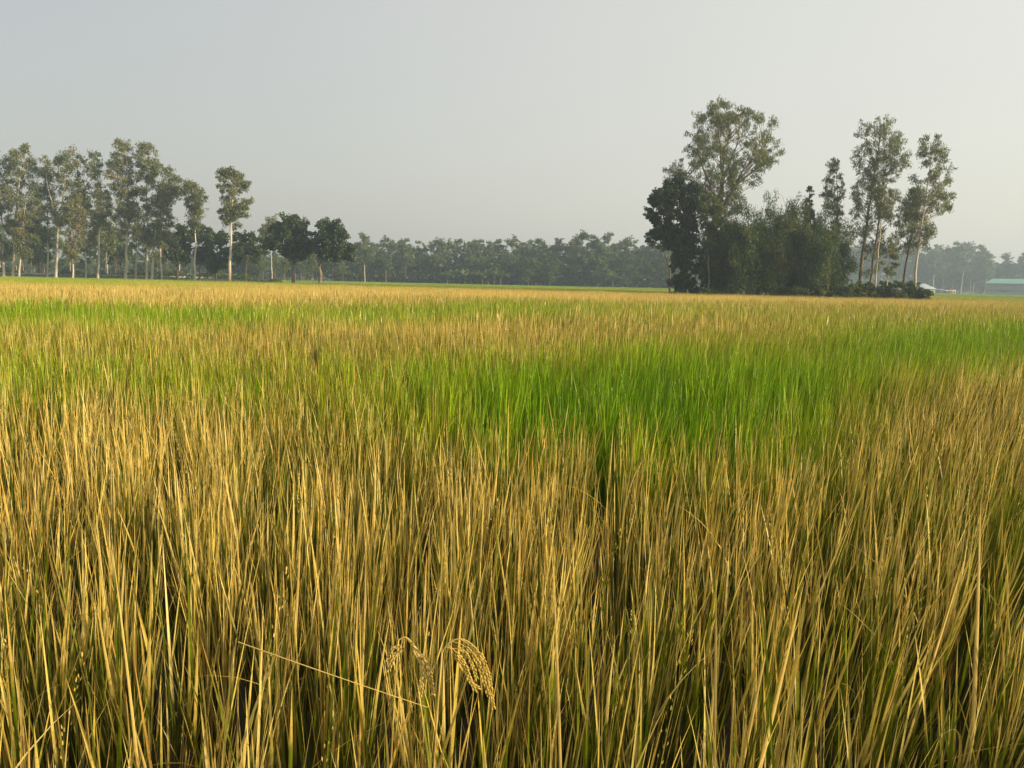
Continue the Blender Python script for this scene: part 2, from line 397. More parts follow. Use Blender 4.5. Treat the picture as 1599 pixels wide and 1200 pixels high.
# how dry the plants are, zone by zone: rows = how far out they stand (photo pixels below the horizon), columns across
ROWS = np.array([0, 8, 16, 24, 34, 44, 54, 68, 85, 105, 130, 160, 200, 240, 280, 350, 760.])
COLS = np.array([0, 200, 400, 600, 800, 1000, 1200, 1400, 1600.])
TON = np.array([
 [0, .05, .2, .8, .85, .75, .15, .12, .45, .6, .35, .22, .85, .95, .9, .85, .8],
 [0, .05, .3, .8, .85, .75, .12, .15, .55, .6, .4, .28, .8, .95, .9, .85, .85],
 [0, .05, .6, .85, .85, .5, .1, .3, .7, .55, .3, .35, .85, .95, .9, .85, .85],
 [0, .1, .8, .85, .75, .15, .15, .55, .7, .45, .25, .28, .45, .85, .9, .85, .85],
 [0, .1, .85, .85, .1, .15, .55, .8, .6, .4, .1, .02, .05, .85, .95, .9, .85],
 [0, .1, .8, .8, .3, .4, .65, .65, .4, .15, .03, .0, .0, .4, .9, .9, .85],
 [0, .5, .8, .6, .45, .45, .5, .5, .3, .1, .05, .05, .15, .3, .85, .9, .85],
 [0, .3, .75, .6, .5, .4, .25, .1, .08, .1, .3, .75, .9, .8, .7, .8, .85],
 [0, .1, .6, .5, .55, .3, .12, .1, .12, .3, .7, .85, .75, .7, .75, .8, .85]])
TON[:, 11:] = np.where(TON[:, 11:] > .5, TON[:, 11:]*.95, TON[:, 11:])
def tone_at(x, y, z=.85):
    ya = np.maximum(y, 1.)
    x = x+rng.normal(0, .035, len(x))*ya; y = y+rng.normal(0, .035, len(y))*ya+.06*ya*nz2(x, y, .55, 4.4)
    P = np.stack([x, y, np.full_like(x, z)], 1)-CAM
    zf = np.maximum(P@fwd, .2)
    px = 799.5+F*(P@rgt)/zf; py = 600-F*(P@upv)/zf
    off = py-(440+.0215*(px-800))
    off = np.where(P@fwd < .3, 760, off)
    px = np.clip(px, 0, 1599.9); off = np.clip(off, 0, 759.9)
    ci = np.clip(np.searchsorted(COLS, px, side='right')-1, 0, len(COLS)-2); ri = np.clip(np.searchsorted(ROWS, off, side='right')-1, 0, len(ROWS)-2)
    fx = (px-COLS[ci])/(COLS[ci+1]-COLS[ci]); fy = (off-ROWS[ri])/(ROWS[ri+1]-ROWS[ri])
    v = (TON[ci, ri]*(1-fx)+TON[ci+1, ri]*fx)*(1-fy)+(TON[ci, ri+1]*(1-fx)+TON[ci+1, ri+1]*fx)*fy
    return v
def nz2(x, y, s, off=0.0):
    return np.array([noise.noise(Vector((a*s+off, b*s, off))) for a, b in zip(x, y)])

def instancer(name, label, P, coll, scl, rot, tone, rnd):
    n = len(P); npr = len(coll.objects)
    me = new_mesh_points(name, P, {
        'scl': ('POINT', 'FLOAT_VECTOR', scl.astype(np.float32)), 'rot': ('POINT', 'FLOAT_VECTOR', rot.astype(np.float32)),
        'tone': ('POINT', 'FLOAT', tone.astype(np.float32)), 'rnd': ('POINT', 'FLOAT', rnd.astype(np.float32)),
        'pick': ('POINT', 'INT', (rng.integers(0, npr, n)).astype(np.int32))})
    o = obj(name, me)
    ng = bpy.data.node_groups.new(name, 'GeometryNodeTree')
    ng.interface.new_socket('Geometry', in_out='INPUT', socket_type='NodeSocketGeometry')
    ng.interface.new_socket('Geometry', in_out='OUTPUT', socket_type='NodeSocketGeometry')
    a = ng.nodes; l = ng.links
    gi = a.new('NodeGroupInput'); go = a.new('NodeGroupOutput'); ip = a.new('GeometryNodeInstanceOnPoints')
    ci = a.new('GeometryNodeCollectionInfo'); ci.inputs['Collection'].default_value = coll
    ci.inputs['Separate Children'].default_value = True; ci.inputs['Reset Children'].default_value = True
    def named(nm, typ):
        q = a.new('GeometryNodeInputNamedAttribute'); q.data_type = typ; q.inputs['Name'].default_value = nm; return q.outputs['Attribute']
    e2r = a.new('FunctionNodeEulerToRotation'); l.new(named('rot', 'FLOAT_VECTOR'), e2r.inputs[0])
    l.new(gi.outputs[0], ip.inputs['Points']); l.new(ci.outputs[0], ip.inputs['Instance'])
    ip.inputs['Pick Instance'].default_value = True
    l.new(named('pick', 'INT'), ip.inputs['Instance Index']); l.new(e2r.outputs[0], ip.inputs['Rotation']); l.new(named('scl', 'FLOAT_VECTOR'), ip.inputs['Scale'])
    l.new(ip.outputs[0], go.inputs[0])
    md = o.modifiers.new('plants', 'NODES'); md.node_group = ng
    tag(o, label, 'crop' if 'rice' in name else 'grass', None, 'stuff')
    return o
def new_mesh_points(name, P, attrs):
    me = bpy.data.meshes.new(name); P = np.asarray(P, np.float32)
    me.vertices.add(len(P)); me.vertices.foreach_set('co', P.ravel())
    for k, (dom, typ, arr) in attrs.items():
        at_ = me.attributes.new(k, typ, dom)
        at_.data.foreach_set('vector' if 'VECTOR' in typ else 'value', np.ascontiguousarray(arr).ravel())
    return me

def grid_pts(sp, y0, y1, half, jit):
    xs = np.arange(-half(y1), half(y1), sp); ys = np.arange(y0, y1, sp)
    X, Y_ = np.meshgrid(xs, ys); X = X.ravel(); Y_ = Y_.ravel()
    X = X+rng.normal(0, jit, len(X)); Y_ = Y_+rng.normal(0, jit, len(Y_))
    k = np.abs(X) < half(Y_)
    return X[k], Y_[k]
LIMY = 78.0
# the clump of trees and bamboo stands on its own raised ground inside the field
def in_grove(x, y):
    return ((x-37)/17.5)**2+((y-84)/11.)**2 < 1
def field():
    half = lambda y: .86*np.maximum(y, 0)+4.2
    # near plants
    x, y = grid_pts(.200, -2.2, 14.0, half, .05)
    k = (x**2+(y+.05)**2) > .42**2; x, y = x[k], y[k]
    tn = tone_at(x, y); n1 = nz2(x, y, .9, 3.1); n2 = nz2(x, y, 2.6, 9.7)
    tn = np.clip(tn+.22*n1*np.clip(tn*3, .3, 1)+.24*n2*np.clip(tn*3, .35, 1)+rng.normal(0, .08, len(x))*np.clip(tn*4, .3, 1), 0, 1)
    n = len(x); hs = 1+.10*nz2(x, y, .5, 5.5)+.05*n2+rng.normal(0, .05, n)
    hs *= np.where(tn < .15, 1.03, 1.0)
    scl = np.stack([rng.uniform(.9, 1.15, n)]*2+[hs], 1)
    leanx = .04+.07*np.clip(x/2.5, -.4, 1.2)+.07*nz2(x, y, .8, 1.7); leany = .07*nz2(x, y, .8, 8.8)-.02
    # tilt about y by leanx (towards +x), then about x ; spin about z first (euler XYZ applies X, Y, Z) -> convert
    rot = tilt_rot(leanx, leany, rng.uniform(0, 6.28, n))
    instancer('rice_plants', 'nearest rice plants, dry straw-gold leaf tips over green, a lush green patch behind', np.stack([x, y, 0*x], 1), near_c, scl, rot, tn, rng.uniform(0, 1, n))
    # middle distance
    x, y = grid_pts(.235, 14.0, 38.0, half, .07)
    tn = tone_at(x, y); n1 = nz2(x, y, .35, 3.1); n2 = nz2(x, y, 1.1, 9.7)
    tn = np.clip(tn+.22*n1*np.clip(tn*3, .3, 1)+.22*n2*np.clip(tn*3, .3, 1)+rng.normal(0, .06, len(x)), 0, 1)
    n = len(x); hs = 1+.08*nz2(x, y, .25, 5.5)+.08*n2+rng.normal(0, .085, n)
    scl = np.stack([rng.uniform(1.0, 1.3, n)]*2+[hs], 1)
    rot = tilt_rot(.06+.08*nz2(x, y, .5, 1.7), .06*nz2(x, y, .5, 8.8), rng.uniform(0, 6.28, n))
    instancer('rice_plants', 'rice in the middle distance, straw-yellow bands alternating with green bands', np.stack([x, y, 0*x], 1), mid_c, scl, rot, tn, rng.uniform(0, 1, n))
    # far: tufts of simple blades
    def half2(y): return .84*y+6
    x, y = grid_pts(.95, 38.0, 104.0, half2, .12)
    k = ~in_grove(x, y); x, y = x[k], y[k]
    tn = tone_at(x, y); n1 = nz2(x, y, .10, 3.1); n2 = nz2(x, y, .35, 9.7)
    tn = np.clip(tn+.18*n1*np.clip(tn*3, .3, 1)+.2*n2*np.clip(tn*3, .3, 1)+rng.normal(0, .05, len(x)), 0, 1)
    n = len(x); scl = np.stack([np.full(n, 1.)]*2+[1+rng.normal(0, .04, n)+.04*n2], 1)
    rot = np.stack([0*x, 0*x, rng.integers(0, 4, n)*math.pi/2+rng.normal(0, .2, n)], 1)
    instancer('rice_plants', 'far edge of the ripening rice, pale tan band below the trees', np.stack([x, y, 0*x], 1), far_c, scl, rot, tn, rng.uniform(0, 1, n))
    x, y = grid_pts(1.25, 104.0, 330.0, half2, .2)
    k = (x > ground_x(1020, 200)/200*y) | (y < 232)
    k &= ~((x < ground_x(420, 120)/120*y) & (y > 116)); x, y = x[k], y[k]
    n1 = nz2(x, y, .05, 3.1); tn = np.clip(.06+.22*n1+rng.normal(0, .04, len(x)), 0, 1)
    n = len(x); scl = np.stack([np.full(n, 1.3)]*2+[.72+rng.normal(0, .04, n)], 1)
    rot = np.stack([0*x, 0*x, rng.uniform(0, 6.28, n)], 1)
    instancer('green_rice_plants', 'short bright green rice in the farthest field before the tree line', np.stack([x, y, 0*x], 1), far_c, scl, rot, tn, rng.uniform(0, 1, n))
def tilt_rot(lx, ly, spin):
    out = np.zeros((len(lx), 3))
    for i in range(len(lx)):
        m = Matrix.Rotation(lx[i], 3, 'Y') @ Matrix.Rotation(-ly[i], 3, 'X') @ Matrix.Rotation(spin[i], 3, 'Z')
        out[i] = m.to_euler('XYZ')
    return out
field()

# ------------------------------------------------------------------ trees
def leaf_quads(C, size, asp, dirs, rg):
    """diamond leaves at C pointing along dirs"""
    n = len(C)
    d = dirs/np.linalg.norm(dirs, axis=1)[:, None]
    r_ = rg.normal(size=(n, 3)); s = np.cross(d, r_); s /= np.linalg.norm(s, axis=1)[:, None]+1e-9
    sz = size[:, None]
    V = np.stack([C-d*sz*.5, C+s*sz*asp*.5, C+d*sz*.5, C-s*sz*asp*.5], 1)
    return V.reshape(-1, 3), np.arange(n*4).reshape(-1, 4)

def prof_interp(prof, z):
    zs = np.array([p[0] for p in prof]); o = np.argsort(zs); zs = zs[o]
    l_ = np.array([p[1] for p in prof])[o]; r_ = np.array([p[2] for p in prof])[o]
    return np.interp(z, zs, l_), np.interp(z, zs, r_)

def make_crown(prof, ncl, nleaf, rcl, lsize, asp, droop, rg, depth=.9, surf=.55, flat=.75, trunk=None, zfirst=0., brad=.05, branch_up=.9, tone_bias=0., elong=0.):
    """prof: (z, xl, xr) outline in metres about the base. Returns leaf arrays and a Geo of branches"""
    zs = np.array([p[0] for p in prof]); z0, z1 = zs.min(), zs.max()
    # sample cluster centres
    cen = []
    wmax = max(p[2]-p[1] for p in prof)
    while len(cen) < ncl:
        z = rg.uniform(z0, z1); xl, xr = prof_interp(prof, z); hw = (xr-xl)/2
        if rg.uniform()*wmax > (xr-xl): continue
        a = rg.uniform(0, 2*math.pi); rr = rg.uniform(surf*.5, 1)**.6
        if rg.uniform() < .25: rr *= rg.uniform(.2, 1)
        rr_ = max(hw-rcl*.22, hw*.5)
        c = np.array([(xl+xr)/2+math.cos(a)*rr*rr_, math.sin(a)*rr*rr_*depth, z])
        cen.append(c)
    cen = np.array(cen)
    rad = rcl*rg.uniform(.55, 1.25, ncl)
    wgt = rad**2/np.sum(rad**2)
    k = rg.choice(ncl, nleaf, p=wgt)
    q = rg.normal(size=(nleaf, 3)); q /= np.linalg.norm(q, axis=1)[:, None]; q *= (rg.uniform(0, 1, nleaf)**.45)[:, None]
    q *= rad[k][:, None]; q[:, 2] *= flat*(1+elong)
    # clumps lumpy: pull leaves towards sub-nuclei
    P = cen[k]+q
    sub = rg.normal(size=(ncl, 6, 3))*.55; s2 = sub[k, rg.integers(0, 6, nleaf)]*rad[k][:, None]; mixf = rg.uniform(.25, .8, nleaf)[:, None]
    P = cen[k]+q*(1-mixf)+s2*mixf+rg.normal(0, .08, (nleaf, 3))*rad[k][:, None]
    dirs = rg.normal(size=(nleaf, 3)); dirs[:, 2] -= droop
    V, Q = leaf_quads(P, lsize*rg.uniform(.6, 1.35, nleaf), asp, dirs, rg)
    ctone = rg.uniform(0, 1, ncl)
    tone = np.clip(.15+.45*ctone[k]+.4*rg.uniform(0, 1, nleaf)**1.5+tone_bias, 0, 1)
    B = Geo()
    if trunk is not None:
        T = trunk
        for i in range(ncl):
            c = cen[i]
            dd = np.hypot(T[:, 0]-c[0], T[:, 1]-c[1]); dist3 = np.linalg.norm(T-c, axis=1)
            cost = dist3+3*np.maximum(0, T[:, 2]-(c[2]-.45*branch_up*dd))+10*np.maximum(0, zfirst-T[:, 2])+rg.uniform(0, .5, len(T))
            j = int(np.argmin(cost)); s = T[j].copy(); dist = dd[j]
            m = (s+c)/2+rg.normal(0, .08, 3)*max(dist, .5); m[2] += .12*dist*(1 if branch_up > .5 else -.3)
            tt = np.linspace(0, 1, 5)[:, None]
            pts = s*(1-tt)**2+2*m*tt*(1-tt)+c*tt**2
            r_ = brad*(.5+.5*rg.uniform())*(1-.75*tt[:, 0])
            B.tube(pts, r_, 4)
            for _ in range(2):
                e = c+rg.normal(0, .6, 3)*rad[i]
                B.tube(np.array([pts[3], (pts[3]+e)/2+rg.normal(0, .06, 3)*rad[i], e]), [brad*.3, brad*.2, brad*.08], 3)
    return V, Q, tone, B

def leaf_mesh(name, V, Q, tone):
    return new_mesh(name, V, [Q], {'tone': ('FACE', 'FLOAT', tone.astype(np.float32))})

def px_prof(prof, Y, x0):
    out = []
    for (py, xl, xr) in prof:
        a = at(xl, py, Y); b = at(xr, py, Y); out.append(((a[2]+b[2])/2, a[0]-x0, b[0]-x0))
    return out
def hero_tree(name, label, cat, Y, base_px, paths, prof, mat, bark, trad, ncl, nleaf, rcl, lsize, asp=.25, droop=1.2, group=None, zfirst=None, fork=None, seed=0, **kw):
    """a tree of its own: paths = trunk lines as photo pixels (the first is the main one), prof = crown outline"""
    rg = np.random.default_rng(1000+seed)
    x0 = ground_x(base_px, Y)
    e = empty(name, (x0, Y, 0), label, cat, group)
    T = Geo(); main = []
    for pi, path in enumerate(paths):
        pts = []
        for q in path:
            p = at(q[0], q[1], Y); yy = (q[2] if len(q) > 2 else 0)
            pts.append((p[0]-x0, yy, p[2]))
        pts = np.array(pts)
        if pi == 0 or (len(path[0]) > 3):
            pts[0] = (pts[0][0] if pi else 0, pts[0][1], -.15)
        # smooth resample
        s = np.concatenate([[0], np.cumsum(np.linalg.norm(np.diff(pts, axis=0), axis=1))]); u = np.linspace(0, s[-1], 14)
        R_ = np.stack([np.interp(u, s, pts[:, i]) for i in range(3)], 1)
        for _ in range(2): R_[1:-1] = (R_[:-2]+2*R_[1:-1]+R_[2:])/4
        R_[1:-1, :2] += rg.normal(0, trad*.25, (12, 2))
        tr = trad*(1 if pi == 0 else .72)
        rr = tr*(1-.8*u/s[-1]); rr[0] *= 1.45; rr[1] *= 1.08
        T.tube(R_, rr, 9)
        ub = np.linspace(0, 13, 40); main.append(np.stack([np.interp(ub, np.arange(14), R_[:, i]) for i in range(3)], 1))
    P = px_prof(prof, Y, x0)
    zmin = min(p[0] for p in P)
    V, Q, tone, B = make_crown(P, int(ncl*1.35), int(nleaf*1.7), rcl, lsize*.9, asp, droop, rg, trunk=np.concatenate(main), zfirst=zmin*.9 if zfirst is None else zfirst, brad=min(.055, trad*.2), **kw)
    obj('trunk', T.mesh('trunk', True), bark, e)
    if B.V: obj('branches', B.mesh('branches', True), bark, e)
    obj('crown', leaf_mesh('crown', V, Q, tone), mat, e)
    return e

EU = 'eucalyptus'
YL = 122.0
GL = 'tall eucalyptus trees along the left road bank'
def euc_left(label, base, path, prof, Y=YL, ncl=60, nl=5200, tr=.2, seed=1, bark='bark_pale', rcl=.95, tb=0., extra=(), mat='euc'):
    return hero_tree('eucalyptus_tree', label, 'tree', Y, base, [path]+list(extra), prof, M[mat], M[bark], tr, ncl, nl, rcl, .42, .3, 1.0, GL, seed=seed, tone_bias=tb, surf=.7)
euc_left('tall eucalyptus cut by the left edge of the photo, crown mostly out of frame', 6, [(6, 430), (4, 360), (-2, 280), (-4, 250)],
         [(238, -20, 8), (260, -35, 12), (300, -40, 14), (340, -30, 20), (385, -15, 22), (405, 0, 16)], seed=1, tb=-.1)
euc_left('eucalyptus with a broad crown and a limb forking right, second trunk from left edge', 20, [(20, 430), (24, 350), (29, 300), (31, 270), (36, 240)],
         [(227, 30, 46), (238, 14, 54), (255, 12, 58), (280, 4, 60), (300, 8, 72), (325, 0, 76), (345, 8, 62), (362, 12, 50)], ncl=80, nl=7500, seed=2, extra=[[(26, 330), (35, 308), (52, 299), (60, 294)]])
euc_left('shorter eucalyptus with curved pale trunk just right of the forked one', 30, [(30, 431), (32, 385), (37, 350), (40, 320)],
         [(318, 30, 58), (335, 22, 66), (360, 18, 64), (385, 24, 58), (400, 30, 52)], Y=119, ncl=34, nl=3000, seed=3, tr=.16, tb=.1)
euc_left('eucalyptus with twin rounded tops, pale trunk forking high up', 87, [(87, 427), (90, 360), (93, 335), (100, 300), (104, 262)],
         [(239, 84, 128), (250, 82, 134), (268, 80, 138), (290, 84, 140), (312, 92, 140), (335, 78, 138), (352, 70, 128)], ncl=74, nl=6200, seed=4, extra=[[(91, 350), (84, 325), (76, 300), (72, 270)]])
euc_left('slim eucalyptus with a narrow ragged crown left of the twin-topped one', 74, [(74, 424), (75, 370), (74, 310), (72, 270)],
         [(245, 66, 80), (258, 60, 84), (285, 60, 86), (310, 62, 90), (340, 60, 88), (370, 62, 86), (385, 68, 82)], Y=128, ncl=44, nl=3600, seed=5, tr=.15)
euc_left('low yellowish eucalyptus with foliage down its white trunk', 114, [(114, 432), (113, 390), (112, 350), (114, 315)],
         [(305, 104, 126), (325, 96, 132), (350, 98, 134), (375, 100, 130), (400, 102, 126), (408, 108, 120)], Y=118, ncl=40, nl=3300, seed=6, tr=.15, tb=.18)
euc_left('sparse open eucalyptus with long bare white trunk between two denser crowns', 153, [(153, 430), (156, 350), (157, 310), (152, 270), (148, 250)],
         [(240, 138, 160), (252, 136, 165), (270, 137, 158), (290, 146, 166), (315, 148, 176), (335, 144, 172), (352, 142, 168)], ncl=48, nl=3300, seed=7, tr=.18)
euc_left('tallest left eucalyptus, straight white trunk and brownish layered crown', 196, [(196, 433), (199, 360), (200, 300), (199, 250), (196, 232)],
         [(219, 184, 202), (229, 175, 207), (245, 172, 206), (262, 168, 212), (285, 170, 214), (305, 174, 214), (330, 176, 212), (352, 178, 206), (370, 180, 202)], ncl=86, nl=6800, seed=8, tr=.22, tb=.12)
euc_left('second tallest left eucalyptus, dense rounded crown right of the tallest', 228, [(228, 434), (230, 370), (229, 300), (228, 245)],
         [(223, 222, 236), (234, 212, 246), (250, 210, 250), (272, 212, 256), (300, 214, 262), (330, 216, 264), (360, 218, 256), (385, 222, 250)], ncl=96, nl=8200, seed=9, tr=.2, tb=.02)
euc_left('eucalyptus with two thin pale trunks under a drooping crown', 237, [(237, 434), (241, 380), (248, 320), (256, 285)],
         [(262, 254, 270), (275, 250, 278), (300, 250, 280), (325, 248, 274), (352, 238, 270), (382, 232, 262), (400, 236, 252)], Y=120, ncl=64, nl=5200, seed=10, tr=.19, extra=[[(250, 433, .8, 1), (250, 395), (251, 350), (254, 320)]], tb=.05)
euc_left('thin back eucalyptus showing a slender trunk between the two tallest', 212, [(212, 432), (213, 380), (212, 330), (210, 300)],
         [(330, 204, 220), (350, 200, 222), (375, 203, 221), (395, 206, 218)], Y=127, ncl=22, nl=1500, seed=11, tr=.13)
euc_left('small-crowned eucalyptus standing apart with long straight bare trunk', 304, [(304, 435), (305, 380), (304, 340), (303, 300)],
         [(283, 288, 302), (292, 282, 312), (306, 284, 324), (320, 288, 323), (335, 292, 316), (350, 298, 312), (360, 299, 311)], Y=118, ncl=44, nl=3400, seed=12, tr=.17, extra=())
euc_left('lone tall eucalyptus with open tufted crown and reddish trunk foot', 359, [(359, 437), (360, 390), (361, 350), (363, 310), (362, 280)],
         [(265, 348, 370), (272, 343, 378), (284, 342, 388), (300, 341, 396), (312, 348, 397), (322, 346, 394), (332, 338, 386), (345, 346, 380), (356, 353, 372), (364, 356, 368)], Y=112, ncl=78, nl=5600, seed=99, bark='bark_red', tr=.24, rcl=.78)
euc_left('slender eucalyptus behind the sparse one, half hidden in foliage', 165, [(165, 430), (166, 380), (168, 330)],
         [(318, 158, 178), (340, 156, 180), (365, 158, 182), (392, 160, 178)], Y=134, ncl=30, nl=2200, seed=14, tr=.13, tb=-.05)
euc_left('low leafy eucalyptus at the far left with thin trunk', 48, [(48, 430), (50, 390), (52, 360)],
         [(345, 44, 64), (365, 40, 70), (390, 42, 68), (408, 46, 62)], Y=133, ncl=26, nl=1900, seed=15, tr=.12, tb=-.1)
euc_left('leafy eucalyptus filling the gap between twin-topped and sparse trees', 134, [(134, 430), (134, 380), (135, 340)],
         [(300, 122, 144), (325, 118, 150), (355, 120, 152), (385, 124, 148), (400, 128, 144)], Y=130, ncl=36, nl=2800, seed=16, tr=.14)

GD = 'dark round-crowned trees by the left road bank'
def dark_tree(label, base, path, prof, Y=126, ncl=46, nl=5200, tr=.28, seed=30, extra=(), mat='mango', bark='bark_dark', rcl=.9, ls=.40, **kw):
    return hero_tree('shade_tree', label, 'tree', Y, base, [path]+list(extra), prof, M[mat], M[bark], tr, ncl, nl, rcl, ls, .55, .25, GD, seed=seed, branch_up=.8, **kw)
dark_tree('dark round tree behind the small-crowned eucalyptus, on its left', 277, [(277, 434), (277, 405), (279, 380)],
          [(348, 284, 300), (358, 268, 310), (375, 260, 308), (395, 258, 304), (408, 264, 296)], seed=31, Y=124)
dark_tree('small dark tree right of the small-crowned eucalyptus, top at mid trunk height', 312, [(312, 434), (312, 410), (316, 385)],
          [(352, 310, 322), (362, 304, 332), (380, 306, 336), (400, 304, 330), (415, 308, 326)], seed=32, Y=128, ncl=30, nl=3200, tr=.2)
dark_tree('dark leafy tree just left of the lone tall eucalyptus', 338, [(338, 434), (338, 412), (340, 390)],
          [(364, 330, 352), (374, 320, 358), (392, 318, 360), (410, 320, 358), (424, 326, 352)], seed=33, Y=124, ncl=40, nl=4500, tr=.18)
dark_tree('dark spreading tree just right of the lone tall eucalyptus', 383, [(383, 436), (384, 412), (388, 392)],
          [(362, 368, 396), (372, 362, 410), (386, 362, 418), (400, 364, 416), (410, 372, 408)], seed=34, Y=122, ncl=44, nl=4800, tr=.16)
dark_tree('broad domed tree with forked brown trunk, left of the open-fielded pair', 458, [(458, 439), (458, 415), (456, 398), (450, 378)],
          [(341, 446, 464), (348, 432, 480), (358, 420, 488), (370, 410, 491), (382, 410, 492), (394, 420, 488), (402, 432, 476)], seed=35, Y=112, ncl=84, nl=11000, tr=.36, bark='bark_mid',
          extra=[[(457, 412), (448, 400), (438, 390)], [(459, 412), (470, 398), (478, 384)]])
dark_tree('domed dark tree at the right end of the near left group', 500, [(500, 439), (499, 415), (496, 400), (502, 380)],
          [(346, 496, 526), (355, 489, 538), (368, 488, 549), (382, 490, 556), (395, 494, 558), (404, 500, 552)], seed=36, Y=110, ncl=76, nl=9500, tr=.32, bark='bark_mid',
          extra=[[(499, 412), (510, 398), (520, 386)]])
dark_tree('dark tree low behind the leftmost eucalyptus trunks', 62, [(62, 432), (60, 410), (58, 390)],
          [(355, 52, 72), (370, 46, 80), (390, 44, 84), (408, 50, 78)], seed=37, Y=140, ncl=34, nl=3000, tr=.22)
dark_tree('dark bushy tree behind the trunk of the tallest eucalyptus', 180, [(180, 432), (181, 410), (182, 395)],
          [(360, 172, 190), (375, 162, 200), (395, 160, 202), (412, 168, 194)], seed=38, Y=142, ncl=34, nl=3000, tr=.2)
euc_left('pale eucalyptus crown rising behind the broad domed tree', 425, [(425, 436), (424, 400), (422, 365)],
         [(343, 416, 432), (352, 408, 436), (368, 407, 436), (385, 410, 434)], Y=140, ncl=26, nl=2400, seed=17, tr=.13)

# ---------- grove on the right (about 75 m away)
YG = 76.0
GG = 'eucalyptus trees in the right grove'
hero_tree('eucalyptus_tree', 'huge eucalyptus with wide open crown fanning out above the bamboo', 'tree', YG+3, 1135,
    [[(1135, 458), (1132, 390), (1126, 350), (1122, 322), (1124, 285), (1132, 240), (1138, 190)],
     [(1124, 335), (1140, 300), (1162, 265), (1195, 230)], [(1123, 330), (1112, 295), (1096, 260), (1088, 215)],
     [(1122, 325, 0), (1130, 290, 1.5), (1150, 250, 2.5), (1168, 205, 3)], [(1124, 340, 0), (1110, 310, -1), (1075, 285, -1.5), (1040, 270, -2)],
     [(1125, 320, 0), (1122, 270, -1.5), (1112, 220, -2.5), (1110, 180, -3)]],
    [(160, 1118, 1140), (168, 1102, 1158), (180, 1092, 1190), (195, 1074, 1216), (212, 1070, 1218), (228, 1064, 1226), (245, 1062, 1228), (258, 1054, 1212), (272, 1026, 1196), (284, 1018, 1184), (298, 1036, 1176), (316, 1068, 1166), (335, 1088, 1156)],
    M['euc'], M['bark_mid'], .24, 230, 22500, .66, .27, .25, 1.5, GG, seed=50, zfirst=7.6, surf=.75, flat=1.0, branch_up=1.6)
hero_tree('eucalyptus_tree', 'slender spire-like eucalyptus rising from the right end of the bamboo', 'tree', YG+1, 1306,
    [[(1306, 460), (1307, 380), (1308, 300), (1305, 248)]],
    [(243, 1298, 1308), (255, 1292, 1312), (275, 1288, 1316), (300, 1284, 1318), (325, 1286, 1320), (345, 1292, 1316), (365, 1300, 1312)],
    M['euc'], M['bark_mid'], .10, 60, 3600, .42, .25, .25, 1.4, GG, seed=51, surf=.4, flat=.9, branch_up=.8)
hero_tree('eucalyptus_tree', 'tall feathery eucalyptus with dark leaning trunk, tallest right of the bamboo', 'tree', YG, 1340,
    [[(1340, 460), (1344, 420), (1352, 360), (1362, 300), (1370, 240), (1376, 195)], [(1358, 460, .6, 1), (1366, 400), (1372, 340), (1378, 290), (1390, 230)]],
    [(180, 1364, 1388), (190, 1350, 1400), (205, 1338, 1412), (225, 1334, 1418), (248, 1334, 1420), (266, 1332, 1414), (282, 1326, 1404), (300, 1320, 1402), (325, 1318, 1402), (345, 1324, 1396), (362, 1330, 1392), (385, 1338, 1388), (412, 1338, 1380), (430, 1340, 1376)],
    M['euc'], M['bark_mid'], .20, 165, 11500, .6, .26, .25, 1.5, GG, seed=52, surf=.6, flat=1.0, branch_up=1.3, tone_bias=-.03)
hero_tree('eucalyptus_tree', 'thin eucalyptus with pale straight trunk in front of the dark leaning one', 'tree', YG-4, 1365,
    [[(1365, 464), (1370, 410), (1376, 350), (1378, 310)]],
    [(290, 1368, 1392), (310, 1362, 1400), (330, 1366, 1398), (345, 1370, 1392)],
    M['euc'], M['bark_pale'], .10, 30, 1700, .45, .25, .25, 1.4, GG, seed=53, surf=.4, flat=1.0, branch_up=1.2)
hero_tree('eucalyptus_tree', 'right-hand eucalyptus of the grove with pale leaning trunk and open crown', 'tree', YG-3, 1425,
    [[(1425, 462), (1430, 410), (1437, 370), (1446, 310), (1453, 250), (1458, 222)]],
    [(213, 1446, 1468), (224, 1434, 1474), (240, 1430, 1478), (258, 1428, 1486), (278, 1424, 1492), (300, 1418, 1488), (322, 1416, 1486), (340, 1418, 1474), (355, 1416, 1462), (368, 1412, 1456), (385, 1414, 1450)],
    M['euc'], M['bark_pale'], .13, 115, 7400, .52, .26, .25, 1.6, GG, seed=54, surf=.6, flat=1.0, branch_up=1.2)
hero_tree('eucalyptus_tree', 'dark-trunked eucalyptus leaning right between the two tall grove trees', 'tree', YG+1, 1410,
    [[(1408, 460), (1412, 430), (1420, 385), (1430, 340), (1436, 300)]],
    [(292, 1424, 1444), (312, 1408, 1446), (335, 1398, 1446), (355, 1392, 1444), (375, 1396, 1440), (395, 1404, 1432)],
    M['euc'], M['bark_dark'], .15, 60, 4300, .55, .26, .25, 1.5, GG, seed=55, surf=.5, flat=1.0, branch_up=1.0, tone_bias=-.05)
hero_tree('eucalyptus_tree', 'small thin eucalyptus with pale stem low between the grove trunks', 'tree', YG-4, 1385,
    [[(1384, 462), (1386, 430), (1390, 400), (1392, 380)]],
    [(372, 1384, 1400), (390, 1374, 1404), (412, 1372, 1404), (428, 1378, 1398)],
    M['euc'], M['bark_pale'], .07, 26, 1500, .45, .25, .25, 1.3, GG, seed=56, surf=.4, branch_up=.9)
